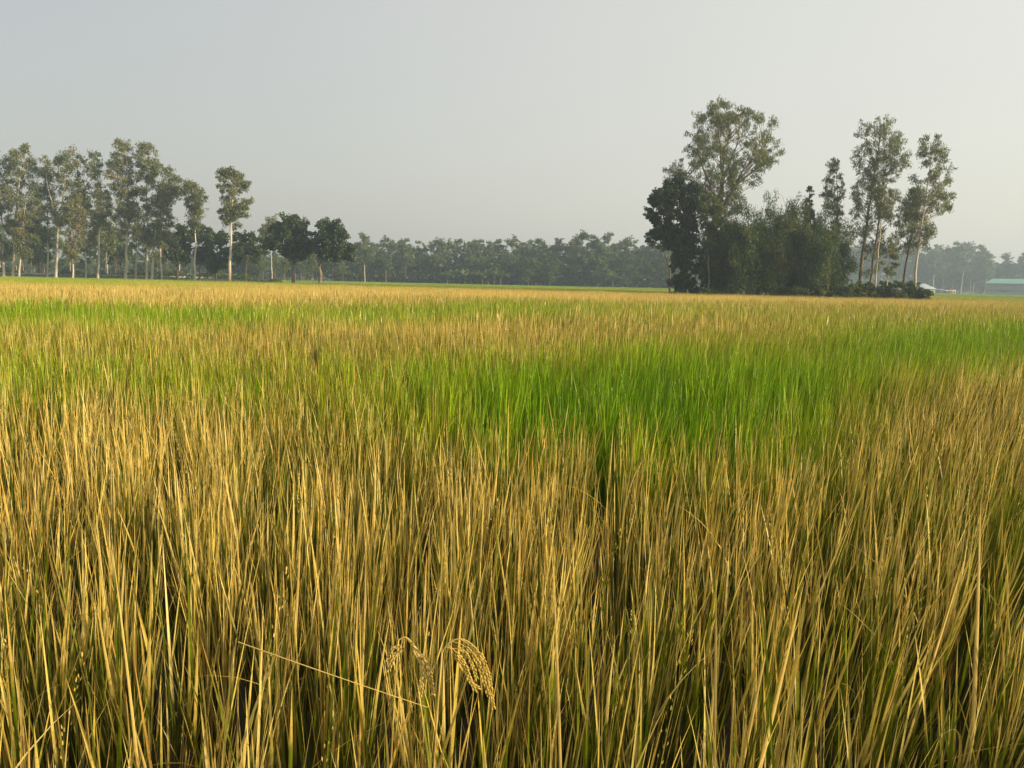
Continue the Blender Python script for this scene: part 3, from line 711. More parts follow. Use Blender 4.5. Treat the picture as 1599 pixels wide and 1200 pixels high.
hero_tree('shade_tree', 'very dark dense tree at the left end of the grove', 'tree', YG, 1066,
    [[(1066, 460), (1066, 420), (1068, 380), (1060, 340), (1055, 310)], [(1067, 390), (1076, 360), (1082, 330)]],
    [(280, 1046, 1072), (286, 1034, 1084), (296, 1022, 1092), (308, 1014, 1092), (325, 1010, 1090), (345, 1016, 1090), (362, 1018, 1088), (376, 1032, 1088), (386, 1042, 1084)],
    M['mango'], M['bark_dark'], .28, 110, 19000, .62, .27, .5, .3, None, seed=57, surf=.6, branch_up=.8, tone_bias=-.12)
hero_tree('climber_covered_tree', 'dark trunk wrapped in climbers beneath the very dark tree', 'tree', YG-1, 1070,
    [[(1072, 460), (1070, 420), (1072, 385)]],
    [(372, 1052, 1090), (390, 1048, 1096), (410, 1046, 1098), (430, 1048, 1100), (450, 1046, 1104), (458, 1048, 1106)],
    M['mango'], M['bark_dark'], .18, 60, 11000, .5, .25, .5, .8, None, seed=58, surf=.5, tone_bias=-.15, branch_up=.3, zfirst=.2)
hero_tree('young_tree', 'light green young tree between the very dark tree and the bamboo', 'tree', YG-2, 1108,
    [[(1108, 458), (1106, 400), (1102, 350), (1100, 320)]],
    [(298, 1092, 1106), (312, 1084, 1124), (330, 1086, 1140), (350, 1088, 1146), (370, 1092, 1140), (388, 1098, 1132)],
    M['lime'], M['bark_mid'], .12, 60, 6500, .5, .25, .35, .8, None, seed=59, surf=.5, branch_up=.8, tone_bias=.1)
hero_tree('flat_topped_tree', 'thin spreading tree reaching out left behind the very dark tree', 'tree', YG+14, 1046,
    [[(1052, 458), (1046, 420), (1036, 388), (1020, 376)]],
    [(358, 1008, 1030), (366, 1002, 1048), (376, 998, 1052), (386, 1006, 1050), (392, 1020, 1046)],
    M['mango'], M['bark_dark'], .14, 26, 2200, .6, .28, .4, .2, None, seed=60, surf=.3, flat=.4, branch_up=.4)
hero_tree('conifer_like_tree', 'narrow pointed tree poking out of the bamboo top', 'tree', YG+1, 1264,
    [[(1264, 460), (1264, 380), (1264, 295)]],
    [(288, 1262, 1266), (302, 1258, 1269), (318, 1256, 1272), (338, 1255, 1275), (358, 1254, 1277)],
    M['shrub'], M['bark_dark'], .10, 40, 2300, .3, .25, .3, .7, None, seed=61, surf=.4, branch_up=.3)

# bamboo: arching culms hung with feathery leaves
def bamboo(label, Y, base_px, top_py, wpx, nc, nl, seed, lean=0., tb=0.):
    rg = np.random.default_rng(2000+seed)
    x0 = ground_x(base_px, Y); e = empty('bamboo_clump', (x0, Y, 0), label, 'bamboo', 'bamboo clumps in the right grove')
    H = at(base_px, top_py, Y)[2]; Wd = wpx*Y/F
    C = Geo(); LV = []; LQ = []; LT = []; n0 = 0
    for i in range(nc):
        a = rg.uniform(0, 6.28); r_ = .25*Wd*math.sqrt(rg.uniform()); b = np.array([math.cos(a)*r_, math.sin(a)*r_, 0])
        h = H*rg.uniform(.60, 1.08); out = np.array([math.cos(a), math.sin(a)*.8, 0])*Wd*rg.uniform(.15, .85)+np.array([lean*Wd, 0, 0])
        t = np.linspace(0, 1, 12)[:, None]
        sag = rg.uniform(.03, .20)
        P = b+np.array([0, 0, 1.])*h*(t-sag*t**4)+out*(t**2.3)
        C.tube(P, .042*(1-.85*t[:, 0]), 5)
        # leafy tufts hung along the culm
        nt_ = 11; m = int(nl*2.0/nc); uu = np.sort(rg.uniform(.12, 1.0, nt_))**.8
        tc_ = np.stack([np.interp(uu*11, np.arange(12), P[:, q]) for q in range(3)], 1)
        sa = rg.uniform(0, 6.28, nt_); sl2 = rg.uniform(.1, .85, nt_)*(1.15-.45*uu)
        tc_ += np.stack([np.cos(sa)*sl2, np.sin(sa)*sl2, rg.uniform(-.25, .15, nt_)], 1)
        trd = rg.uniform(.3, .75, nt_)*(1.1-.3*uu)
        k = rg.choice(nt_, m, p=trd**2/np.sum(trd**2))
        q_ = rg.normal(size=(m, 3)); q_ /= np.linalg.norm(q_, axis=1)[:, None]; q_ *= rg.uniform(0, 1, m)[:, None]**.5
        c = tc_[k]+q_*trd[k][:, None]*np.array([1, 1, 1.5])
        c[:, 2] -= (q_[:, 0]**2+q_[:, 1]**2)*trd[k]*1.1
        ttn = rg.uniform(-.3, .32, nt_)[k]
        kk = c[:, 2] > .1; c = c[kk]; ttn = ttn[kk]; m = len(c); q_ = q_[kk]
        d = rg.normal(size=(m, 3))*.45+q_*.5; d[:, 2] -= .9
        V, Q = leaf_quads(c, rg.uniform(.15, .32, m), .22, d, rg)
        LV.append(V); LQ.append(Q+n0); n0 += len(V)
        LT.append(np.clip(.2+.35*rg.uniform()+ttn+.4*rg.uniform(0, 1, m)**1.5+tb+(.25 if rg.uniform() < .08 else 0), 0, 1))
    obj('culms', C.mesh('culms', True), M['culm'], e)
    obj('foliage', leaf_mesh('foliage', np.concatenate(LV), np.concatenate(LQ), np.concatenate(LT)), M['bamboo'], e)
bamboo('leftmost bamboo clump, low and shaded beside the light green tree', YG-1, 1122, 345, 62, 26, 12000, 1, -.05, -.08)
bamboo('bamboo clump in front of the huge eucalyptus trunk', YG-3, 1150, 330, 62, 28, 13000, 2, 0)
bamboo('tall bamboo clump with rounded top, left of centre', YG-2, 1172, 302, 60, 30, 15000, 3, .02)
bamboo('bamboo clump with yellowing sprays at mid height, centre of the mass', YG-3, 1200, 322, 58, 28, 13000, 4, 0, .08)
bamboo('bamboo clump with curved tips arching over the skyline', YG, 1222, 303, 60, 30, 15000, 5, .08)
bamboo('tall bamboo clump left of the narrow pointed tree', YG-2, 1246, 304, 56, 28, 14000, 6, .04)
bamboo('drooping bamboo clump below the narrow pointed tree', YG-4, 1268, 330, 56, 26, 12500, 7, 0, .04)
bamboo('rightmost bamboo clump, lower and dark', YG-2, 1294, 372, 52, 24, 11000, 8, .02, -.05)
bamboo('back bamboo clump seen as dark infill at the centre', YG+4, 1186, 330, 90, 24, 11000, 9, 0, -.1)
bamboo('back bamboo clump seen as dark infill at the right', YG+4, 1254, 335, 90, 24, 11000, 10, 0, -.1)
bamboo('back bamboo clump behind the light green tree', YG+4, 1116, 365, 70, 22, 9000, 11, 0, -.1)

def shrub(name, label, Y, px, top_py, wpx, nl, seed, mat='shrub', tb=0., group='shrubs along the foot of the right grove'):
    rg = np.random.default_rng(3000+seed); x0 = ground_x(px, Y)
    H = max(at(px, top_py+4, Y)[2]*.9, .7); W_ = wpx*Y/F*(.68 if px < 1415 else .5)
    e = empty(name, (x0, Y, 0), label, 'shrub', group)
    prof = [(0.05, -W_*.9, W_*.9), (H*.35, -W_, W_), (H*.7, -W_*.75, W_*.75), (H*.95, -W_*.3, W_*.3)]
    T = np.array([[0, 0, 0], [0, 0, H*.3], [0, 0, H*.5]])
    V, Q, tone, B = make_crown(prof, 46, int(nl*1.7), .42, .19, .5, .0, rg, trunk=T, zfirst=.02, brad=.03, branch_up=1.0, surf=.4, tone_bias=tb)
    V[:, 2] = np.maximum(V[:, 2], .02)
    obj('stems', B.mesh('stems'), M['bark_mid'], e); obj('foliage', leaf_mesh('foliage', V, Q, tone), M[mat], e)
for i, (lab, Y, px, tp, wp) in enumerate([
    ('low dark shrub at the left foot of the very dark tree', 73, 1050, 452, 26),
    ('low shrub at the foot of the bamboo, below the huge eucalyptus', 72, 1110, 448, 44),
    ('low shrub at the foot of the bamboo, left of centre', 71.5, 1155, 450, 46),
    ('low shrub at the foot of the bamboo centre', 71.5, 1200, 450, 46),
    ('green shrub below the narrow pointed tree', 71, 1244, 442, 46),
    ('green shrub at the right foot of the bamboo', 71, 1284, 436, 48),
    ('leafy shrub left of the dark leaning eucalyptus foot', 71, 1318, 430, 48),
    ('leafy shrub between the dark and the pale eucalyptus trunks', 71.5, 1350, 432, 44),
    ('tall leafy shrub behind the small thin eucalyptus', 73, 1378, 424, 46),
    ('leafy shrub left of the right-hand pale trunk', 71, 1402, 430, 44),
    ('dark bush right of the right-hand pale trunk', 71, 1424, 433, 34),
    ('last dark bush at the right end of the grove', 70, 1440, 446, 20)]):
    shrub('shrub', lab, Y, px, tp, wp, 3800, i, tb=-.05 if i < 4 else (.12 if i < 10 else -.02))

# ---------- prototypes for the far tree lines, copied as individual trees
def proto_tree(kind, seed):
    rg = np.random.default_rng(4000+seed)
    e = empty('eucalyptus_tree' if kind == 'euc' else 'broadleaf_tree', (0, 0, 0), 'x', 'tree')
    if kind == 'euc':
        T = np.array([[0, 0, -.1], [.2*rg.normal(), 0, 3.5], [.35*rg.normal(), .2, 7], [.4*rg.normal(), 0, 10], [.3*rg.normal(), 0, 12.6]])
        zt = rg.uniform(4.5, 6.5); w_ = rg.uniform(2.4, 3.3)
        prof = [(zt, -w_*.5, w_*.4), (zt+1.6, -w_*.9*rg.uniform(.7, 1.1), w_*rg.uniform(.7, 1.1)), (zt+3.5, -w_*rg.uniform(.6, 1.1), w_*rg.uniform(.6, 1.1)), (11.5, -w_*rg.uniform(.4, .9), w_*rg.uniform(.5, .9)), (13.2, -w_*.35, w_*.3)]
        tr, ncl, nl, rc, ls, asp, dr, up = .13, 46, 2600, .85, .55, .32, 1.0, 1.0
    else:
        hw = rg.uniform(2.6, 3.8); T = np.array([[0, 0, -.1], [0, 0, 1.5], [.3*rg.normal(), 0, 3.4], [.3, 0, 6.]])
        prof = [(1.6, -hw*.6, hw*.6), (3.0, -hw, hw*.95), (5.5, -hw*rg.uniform(.8, 1.05), hw*rg.uniform(.8, 1.05)), (7.6, -hw*.7, hw*.75), (9., -hw*.3, hw*.35)]
        tr, ncl, nl, rc, ls, asp, dr, up = .2, 44, 2800, 1.0, .55, .5, .3, .8
    G = Geo(); s = np.linspace(0, 1, 8); si = np.linspace(0, 1, len(T))
    G.tube(np.stack([np.interp(s, si, T[:, i]) for i in range(3)], 1), tr*(1-.8*s), 6)
    T = np.stack([np.interp(np.linspace(0, 1, 24), si, T[:, i]) for i in range(3)], 1)
    V, Q, tone, B = make_crown(prof, ncl, nl, rc, ls, asp, dr, rg, trunk=T, zfirst=prof[0][0]*.8, brad=tr*.4, branch_up=up, surf=.6)
    obj('trunk', G.mesh('trunk', True), (M['bark_pale'] if seed % 3 == 0 else M['bark_mid']) if kind == 'euc' else M['bark_dark'], e)
    obj('branches', B.mesh('branches', True), M['bark_mid'] if kind == 'euc' else M['bark_dark'], e)
    obj('crown', leaf_mesh('crown', V, Q, tone), M['euc_far'] if kind == 'euc' else [M['mango'], M['shrub'], M['lime'], M['shrub'], M['mango']][seed % 5], e)
    return e
EP = [proto_tree('euc', i) for i in range(6)]; BP = [proto_tree('broad', 10+i) for i in range(5)]
used = set()
def far_tree(kind, px, top_py, Y, label, group, i, wide=1.0):
    pool = EP if kind == 'e' else BP; p = pool[i % len(pool)]
    o = p if p.name not in used else copy_tree(p)
    used.add(o.name)
    x = ground_x(px, Y); H = at(px, top_py, Y)[2]; s = H/(13.3 if kind == 'e' else 9.4)
    o.location = (x, Y, 0); o.scale = (s*wide, s*wide, s); o.rotation_euler = (0, 0, (i*2.39996) % 6.283)
    o['label'] = label; o['group'] = group
    return o
rt = random.Random(5)
# centre line: individually recognisable tops first
CT = [('e', 570, 366, 215, 'rounded eucalyptus just right of the domed dark tree, tallest of its stretch'), ('e', 603, 371, 222, 'brownish-crowned eucalyptus, second tall top right of the domed dark tree'),
      ('e', 633, 374, 225, 'narrow-topped eucalyptus above the left part of the central tree line'), ('e', 655, 378, 232, 'eucalyptus with small pointed top next to the narrow-topped one'),
      ('e', 686, 373, 228, 'pale slim eucalyptus standing left of the banana plants'), ('e', 740, 376, 230, 'eucalyptus with split top above the banana plants'),
      ('e', 760, 379, 232, 'eucalyptus rising at the right end of the banana plants'), ('e', 797, 370, 232, 'open-crowned tall eucalyptus at the middle of the tree line'),
      ('e', 838, 374, 234, 'dense eucalyptus right of the open-crowned tall one'), ('e', 872, 374, 234, 'wide-topped eucalyptus in the right half of the central tree line'),
      ('e', 907, 362, 230, 'tallest eucalyptus of the central tree line, tufted top and bare lower trunk'), ('e', 923, 369, 233, 'eucalyptus leaning on the tallest one from the right'),
      ('e', 946, 365, 230, 'two-tufted eucalyptus with visible pale trunk, right of the tallest'), ('e', 983, 371, 236, 'brownish eucalyptus left of the dark grove, highest there'),
      ('e', 1012, 376, 238, 'last clear eucalyptus before the dark grove'), ('e', 895, 380, 236, 'short eucalyptus tucked left of the tallest central one')]
for i, (k, px, tp, Y, lab) in enumerate(CT): far_tree(k, px, tp, Y, lab, 'eucalyptus trees of the central tree line', i, 1.3)
LABS = set()
LM = [(6, 'the leftmost edge eucalyptus'), (20, 'the forked eucalyptus'), (50, 'the low leafy far-left eucalyptus'), (87, 'the twin-topped eucalyptus'), (114, 'the low yellowish eucalyptus'), (153, 'the sparse open eucalyptus'),
      (196, 'the tallest left eucalyptus'), (228, 'the second tallest left eucalyptus'), (250, 'the two-trunked eucalyptus'), (277, 'the dark round tree'), (304, 'the small-crowned eucalyptus'), (335, 'the dark leafy tree'), (359, 'the lone tall eucalyptus'),
      (383, 'the dark spreading tree'), (425, 'the pale crown beside the broad domed tree'), (458, 'the broad domed tree'), (500, 'the right domed dark tree'), (535, 'the right fringe of the domed dark tree'),
      (570, 'the rounded eucalyptus right of the domed tree'), (603, 'the brownish-crowned eucalyptus'), (633, 'the narrow-topped eucalyptus'), (655, 'the small pointed eucalyptus'), (686, 'the pale slim eucalyptus'), (710, 'the left banana plants'),
      (740, 'the split-topped eucalyptus'), (765, 'the right banana plants'), (797, 'the open-crowned middle eucalyptus'), (838, 'the dense middle eucalyptus'), (872, 'the wide-topped eucalyptus'), (907, 'the tallest central eucalyptus'),
      (946, 'the two-tufted eucalyptus'), (983, 'the brownish eucalyptus left of the grove'), (1012, 'the last clear eucalyptus before the grove'), (1045, 'the very dark grove tree'), (1306, 'the spire-like grove eucalyptus'), (1340, 'the dark leaning grove eucalyptus'),
      (1365, 'the thin pale grove trunk'), (1408, 'the dark grove trunk leaning right'), (1425, 'the right-hand pale grove trunk'), (1446, 'the pyramid-roofed shed'), (1486, 'the pink-walled lean-to'), (1510, 'the low pale fence'),
      (1540, 'the left end of the green-roofed barn'), (1570, 'the middle of the green-roofed barn'), (1598, 'the right edge over the barn')]
def lab_at(what, px, behind='straight behind'):
    q, nm = min(LM, key=lambda t: abs(t[0]-px)); d = px-q
    pos = behind if abs(d) < 3.2 else ('just ' if abs(d) < 8 else 'further ')+('left of' if d < 0 else 'right of')
    t = what+' '+pos+' '+nm
    if t in LABS:
        q, nm2 = sorted(LM, key=lambda t: abs(t[0]-px))[1]; t = what+(' left' if px < q else ' right')+' of '+nm2+', second one there'
        if t in LABS: t = what+' between '+nm+' and '+nm2.replace('the ', '')
    LABS.add(t); return t
n = 0
for px in np.arange(548, 1060, 10.5):
    n += 1; tp = 381+rt.uniform(-6, 9); q = px+rt.uniform(-3, 3)
    far_tree('e', q, tp, 240+rt.uniform(-8, 16), lab_at('hazy mid-height eucalyptus', q), 'lower eucalyptus trees of the central tree line', n+3, 1.4)
for px in np.arange(545, 1060, 12.0):
    n += 1; tp = 406+rt.uniform(-12, 8); q = px+rt.uniform(-4, 4)
    far_tree('b', q, tp, 226+rt.uniform(-6, 10), lab_at('low bushy tree', q, 'directly below'), 'broadleaf trees low in the central tree line', n, 1.25)
# far behind the left trees
for px in np.arange(-20, 550, 15.0):
    n += 1; tp = 398+rt.uniform(-12, 10); q = px+rt.uniform(-5, 5); kd = 'b' if n % 2 else 'e'
    far_tree(kd, q, tp, 190+rt.uniform(0, 60), lab_at('far hazy bushy tree' if kd == 'b' else 'far hazy slim tree', q), 'far trees behind the left row', n, 1.3)
for px in np.arange(-20, 290, 19.0):
    n += 1; tp = 368+rt.uniform(-24, 18); q = px+rt.uniform(-5, 5)
    far_tree('e', q, tp, 150+rt.uniform(0, 22), lab_at('back-row eucalyptus', q), 'back row eucalyptus trees on the left', n, 1.0)
for px in (405, 430, 445, 473, 489):
    n += 1
    far_tree('e', px, 395+rt.uniform(-5, 8), 150+rt.uniform(0, 20), lab_at('thin pale-stemmed eucalyptus', px), 'thin eucalyptus trees behind the domed trees', n, .8)
# right: behind and beside the grove
for i, (px, tp, lab) in enumerate([(1458, 384, 'hazy eucalyptus just right of the grove above the small pyramid-roofed shed'), (1472, 386, 'hazy eucalyptus over the low pink-walled shed'),
        (1486, 379, 'tallest hazy eucalyptus of the far right cluster'), (1500, 380, 'hazy eucalyptus right of the tallest in the far right cluster'), (1513, 380, 'hazy eucalyptus near the right side of the far right cluster'),
        (1526, 384, 'hazy eucalyptus closing the far right cluster before the dip'), (1537, 398, 'small hazy eucalyptus above the left end of the green-roofed barn'),
        (1566, 396, 'open small hazy tree above the middle of the green-roofed barn'), (1594, 396, 'dense hazy tree at the right edge of the photo behind the barn'), (1609, 398, 'hazy tree crown just touching the right edge behind the barn')]):
    n += 1; far_tree('e', px, tp, 395+6*(i % 3), lab, 'hazy eucalyptus trees on the far right', n, 1.15)
for px in np.arange(1300, 1545, 7.5):
    n += 1; q = px+rt.uniform(-3, 3); far_tree('e', q, (382 if px < 1440 else 391)+rt.uniform(-4, 14), 405+rt.uniform(0, 40), lab_at('massed hazy eucalyptus', q), 'massed hazy eucalyptus far right', n, 1.25)
for px in np.arange(1440, 1604, 13.0):
    n += 1; q = px+rt.uniform(-3, 3); far_tree('b', q, 412+rt.uniform(-6, 10), 400+rt.uniform(0, 40), lab_at('low hazy bushy tree', q), 'hazy broadleaf trees far right', n, 1.5)

# banana plants
def banana_proto():
    rg = np.random.default_rng(77); e = empty('banana_plant', (0, 0, 0), 'x', 'banana plant')
    S = Geo(); S.tube([(0, 0, -.1), (.03, 0, .8), (0, .05, 1.5)], [.13, .11, .07], 7); obj('stem', S.mesh('stem', True), M['culm'], e)
    for k in range(13):
        a = k*2.4+rg.normal(0, .2); el = rg.uniform(.55, 1.4); ln = rg.uniform(1.9, 2.7)
        t = np.linspace(0, 1, 9)[:, None]; out = np.array([math.cos(a), math.sin(a), 0])
        P = np.array([0, 0, 1.2+.02*k])+out*ln*math.cos(el)*t+np.array([0, 0, 1.])*(ln*math.sin(el)*t-ln*.75*t**2.4*math.cos(el))
        s = np.array([-math.sin(a), math.cos(a), 0]); wd = .36*np.sin(math.pi*np.clip(t*.93+.05, 0, 1))**.6
        V = np.stack([P-s*wd+[0, 0, -.06], P, P+s*wd+[0, 0, -.06]], 1).reshape(-1, 3)
        i = np.arange(8)[:, None]*3; j = np.arange(2)[None, :]
        Q = np.stack([i+j, i+j+1, i+j+4, i+j+3], -1).reshape(-1, 4)
        obj('leaf', leaf_mesh('banana_leaf', V, Q, np.full(len(Q), rg.uniform(.2, .9))), M['banana'], e)
    return e
bp0 = banana_proto()
for i, px in enumerate([698, 708, 717, 726, 735, 744, 753, 762, 771, 781, 956]):
    o = bp0 if i == 0 else copy_tree(bp0)
    o.location = (ground_x(px, 214+(i % 3)*2), 214+(i % 3)*2, 0); s = 1.55+.35*((i*7) % 5)/5 if px != 956 else 1.8
    o.scale = (s, s, s); o.rotation_euler = (0, 0, i*1.3)
    o['label'] = 'single pale banana plant standing on the field edge left of the dark grove' if px == 956 else ['first', 'second', 'third', 'fourth', 'fifth', 'sixth', 'seventh', 'eighth', 'ninth', 'tenth'][i]+' banana plant from the left in the row below the central trees'
    o['group'] = 'banana plants on the field edge'

# low undergrowth and the far-off wood, which read as masses
def mass(name, label, x0px, x1px, Ya, Yb, h0, h1, n, mat, ls, seed, cat):
    rg = np.random.default_rng(5000+seed)
    px = rg.uniform(x0px, x1px, n); Y_ = rg.uniform(Ya, Yb, n)
    k0 = ground_x(x0px, Ya)/Ya; k1 = ground_x(x1px, Ya)/Ya
    x = (k0+(k1-k0)*(px-x0px)/(x1px-x0px))*Y_
    xx = x/8.0; hh = h0+(h1-h0)*(.5+.28*np.sin(xx*1.3+seed)+.22*np.sin(xx*3.7+1.1*seed)+.2*np.sin(xx*8.3)); z = hh*rg.uniform(0, 1, n)**.75
    C_ = np.stack([x, Y_, z+.05], 1); d = rg.normal(size=(n, 3))
    V, Q = leaf_quads(C_, ls*rg.uniform(.5, 1.4, n), .6, d, rg)
    V[:, 2] = np.maximum(V[:, 2], .02)
    tone = np.clip(.3+.25*np.sin(xx*2.1)+rg.uniform(-.25, .35, n), 0, 1)
    tag(obj(name, leaf_mesh(name, V, Q, tone), M[mat]), label, cat, None, 'stuff')
mass('undergrowth', 'dark undergrowth along the foot of the central tree line', 520, 1075, 222, 240, 1.2, 4.5, 26000, 'mango', .7, 1, 'undergrowth')
mass('distant_wood', 'far-off hazy wood closing the view behind the central trees', 380, 1100, 290, 320, 5, 13.5, 26000, 'euc_far', 1.3, 2, 'wood')
mass('distant_wood', 'far-off hazy wood closing the view behind the left trees', -150, 420, 290, 330, 4, 9.5, 14000, 'euc_far', 1.3, 3, 'wood')
mass('distant_wood', 'far-off hazy wood closing the view behind the barn and grove', 1060, 1800, 455, 500, 6, 15, 24000, 'euc_far', 1.8, 4, 'wood')
mass('undergrowth', 'low weeds and bushes on the left road bank', -80, 440, 131, 137, .9, 2.2, 9000, 'shrub', .4, 5, 'undergrowth')

# ---------- road bank behind the left trees
def bank():
    G = Geo(); Y0 = 129.0
    xa = ground_x(-220, Y0); xb = ground_x(470, Y0)
    n = 40; xs = np.linspace(xa, xb, n)
    prof = [(0, -.02), (2.2, 1.0), (2.6, 1.04), (7.0, 1.04), (7.4, 1.0), (10, -.02)]
    V = []; 
    for x in xs:
        f = min(1, (xb-x)/14+.02)
        for (dy, z) in prof: V.append((x, Y0+dy, z*f if z > 0 else z))
    V = np.array(V); k = len(prof); i = np.arange(n-1)[:, None]*k; j = np.arange(k-1)[None, :]
    Q = np.stack([i+j, i+k+j, i+k+j+1, i+j+1], -1).reshape(-1, 4)
    tag(obj('road_bank', new_mesh('road_bank', V, [Q]), plain_mat('bank_grass', (.05, .075, .02), (.10, .10, .04), 1.5)), 'low grassy bank carrying the road behind the left trees', None, None, 'structure')
    G = Geo(); G.box(xa, xb-16, Y0+2.75, Y0+2.95, 1.0, 1.27)
    tag(obj('kerb', G.mesh('kerb'), plain_mat('pale_concrete', (.45, .44, .40), (.6, .58, .54), 2)), 'pale concrete kerb line along the road bank', None, None, 'structure')
    G = Geo(); G.box(xa, xb-16, Y0+3.0, Y0+6.6, 1.0, 1.06)
    tag(obj('road', G.mesh('road'), plain_mat('worn_asphalt', (.10, .10, .09), (.17, .165, .15), 2)), 'narrow worn road on top of the bank', None, None, 'structure')
bank()

# ---------- buildings on the far right
YB = 322.0
def wx(px, py=450, Y=YB): return at(px, py, Y)[0]
def wz(px, py, Y=YB): return at(px, py, Y)[2]
def barn():
    Y = YB; x0 = wx(1539); x1 = wx(1690); zt = wz(1570, 443.2); zr = wz(1570, 435.8)
    e = empty('barn', (x0, Y, 0), 'long grey-walled barn with a sea-green sheet roof at the right edge', 'barn')
    e.rotation_euler = (0, 0, -math.atan2(x0, Y))
    mw = plain_mat('grey_sheet', (.27, .28, .265), (.36, .365, .34), .8, .6, (1, 1, 3)); mr_ = plain_mat('green_sheet', (.14, .36, .27), (.18, .42, .32), .6, .5)
    md = plain_mat('dark_gap', (.09, .09, .09), (.13, .13, .12), 1)
    L_ = (x1-x0)*.85; dp_ = 11.0; pw = L_/10
    for i in range(10):
        for (za, zb) in ((.0, zt*.40), (zt*.44, zt)):
            G = Geo(); nr = 8; xs_ = np.linspace(i*pw+.04, (i+1)*pw-.04, nr*2+1)
            off = np.where(np.arange(nr*2+1) % 2, .05, 0.)
            V = np.concatenate([np.stack([xs_, -off, np.full_like(xs_, za)], 1), np.stack([xs_, -off, np.full_like(xs_, zb-.01)], 1)])
            k = np.arange(nr*2); m_ = nr*2+1
            G.add(V, np.stack([k, k+1, k+1+m_, k+m_], 1)); o = obj('wall_panel', G.mesh('wall_panel'), mw, e)
    G = Geo(); G.box(.02, L_, .1, dp_, 0, zt-.02); obj('wall', G.mesh('wall'), md, e)
    G = Geo(); G.box(-.03, .015, -.02, dp_, 0, zt-.01); obj('end_wall', G.mesh('end_wall'), mw, e)
    nr = 60; xs_ = np.linspace(0, 1, nr)
    rib = np.where(np.arange(nr) % 2, .06, 0)
    a = np.stack([-.5+xs_*(L_+1), np.full(nr, -.6), zt-.05+rib], 1); b = np.stack([2.2+xs_*(L_-2.2), np.full(nr, dp_/2), zr+rib], 1); c = np.stack([-.5+xs_*(L_+1), np.full(nr, dp_+.6), zt-.05+rib], 1)
    k = np.arange(nr-1); G = Geo()
    G.add(np.concatenate([a, b, c]), np.concatenate([np.stack([k, k+1, k+1+nr, k+nr], 1), np.stack([k+nr, k+1+nr, k+1+2*nr, k+2*nr], 1)]))
    G.add([a[0], b[0], c[0]], T=[(0, 1, 2)]); obj('roof', G.mesh('roof'), mr_, e)
    G = Geo(); G.box(-.55, L_+.5, -.68, -.6, zt-.22, zt); obj('eaves_trim', G.mesh('eaves_trim'), mr_, e)
    for cx in (L_*.13, L_*.45): 
        G = Geo(); G.box(cx, cx+3.6, -.13, -.06, zt*.36, zt*.47); obj('opening', G.mesh('opening'), md, e)
barn()
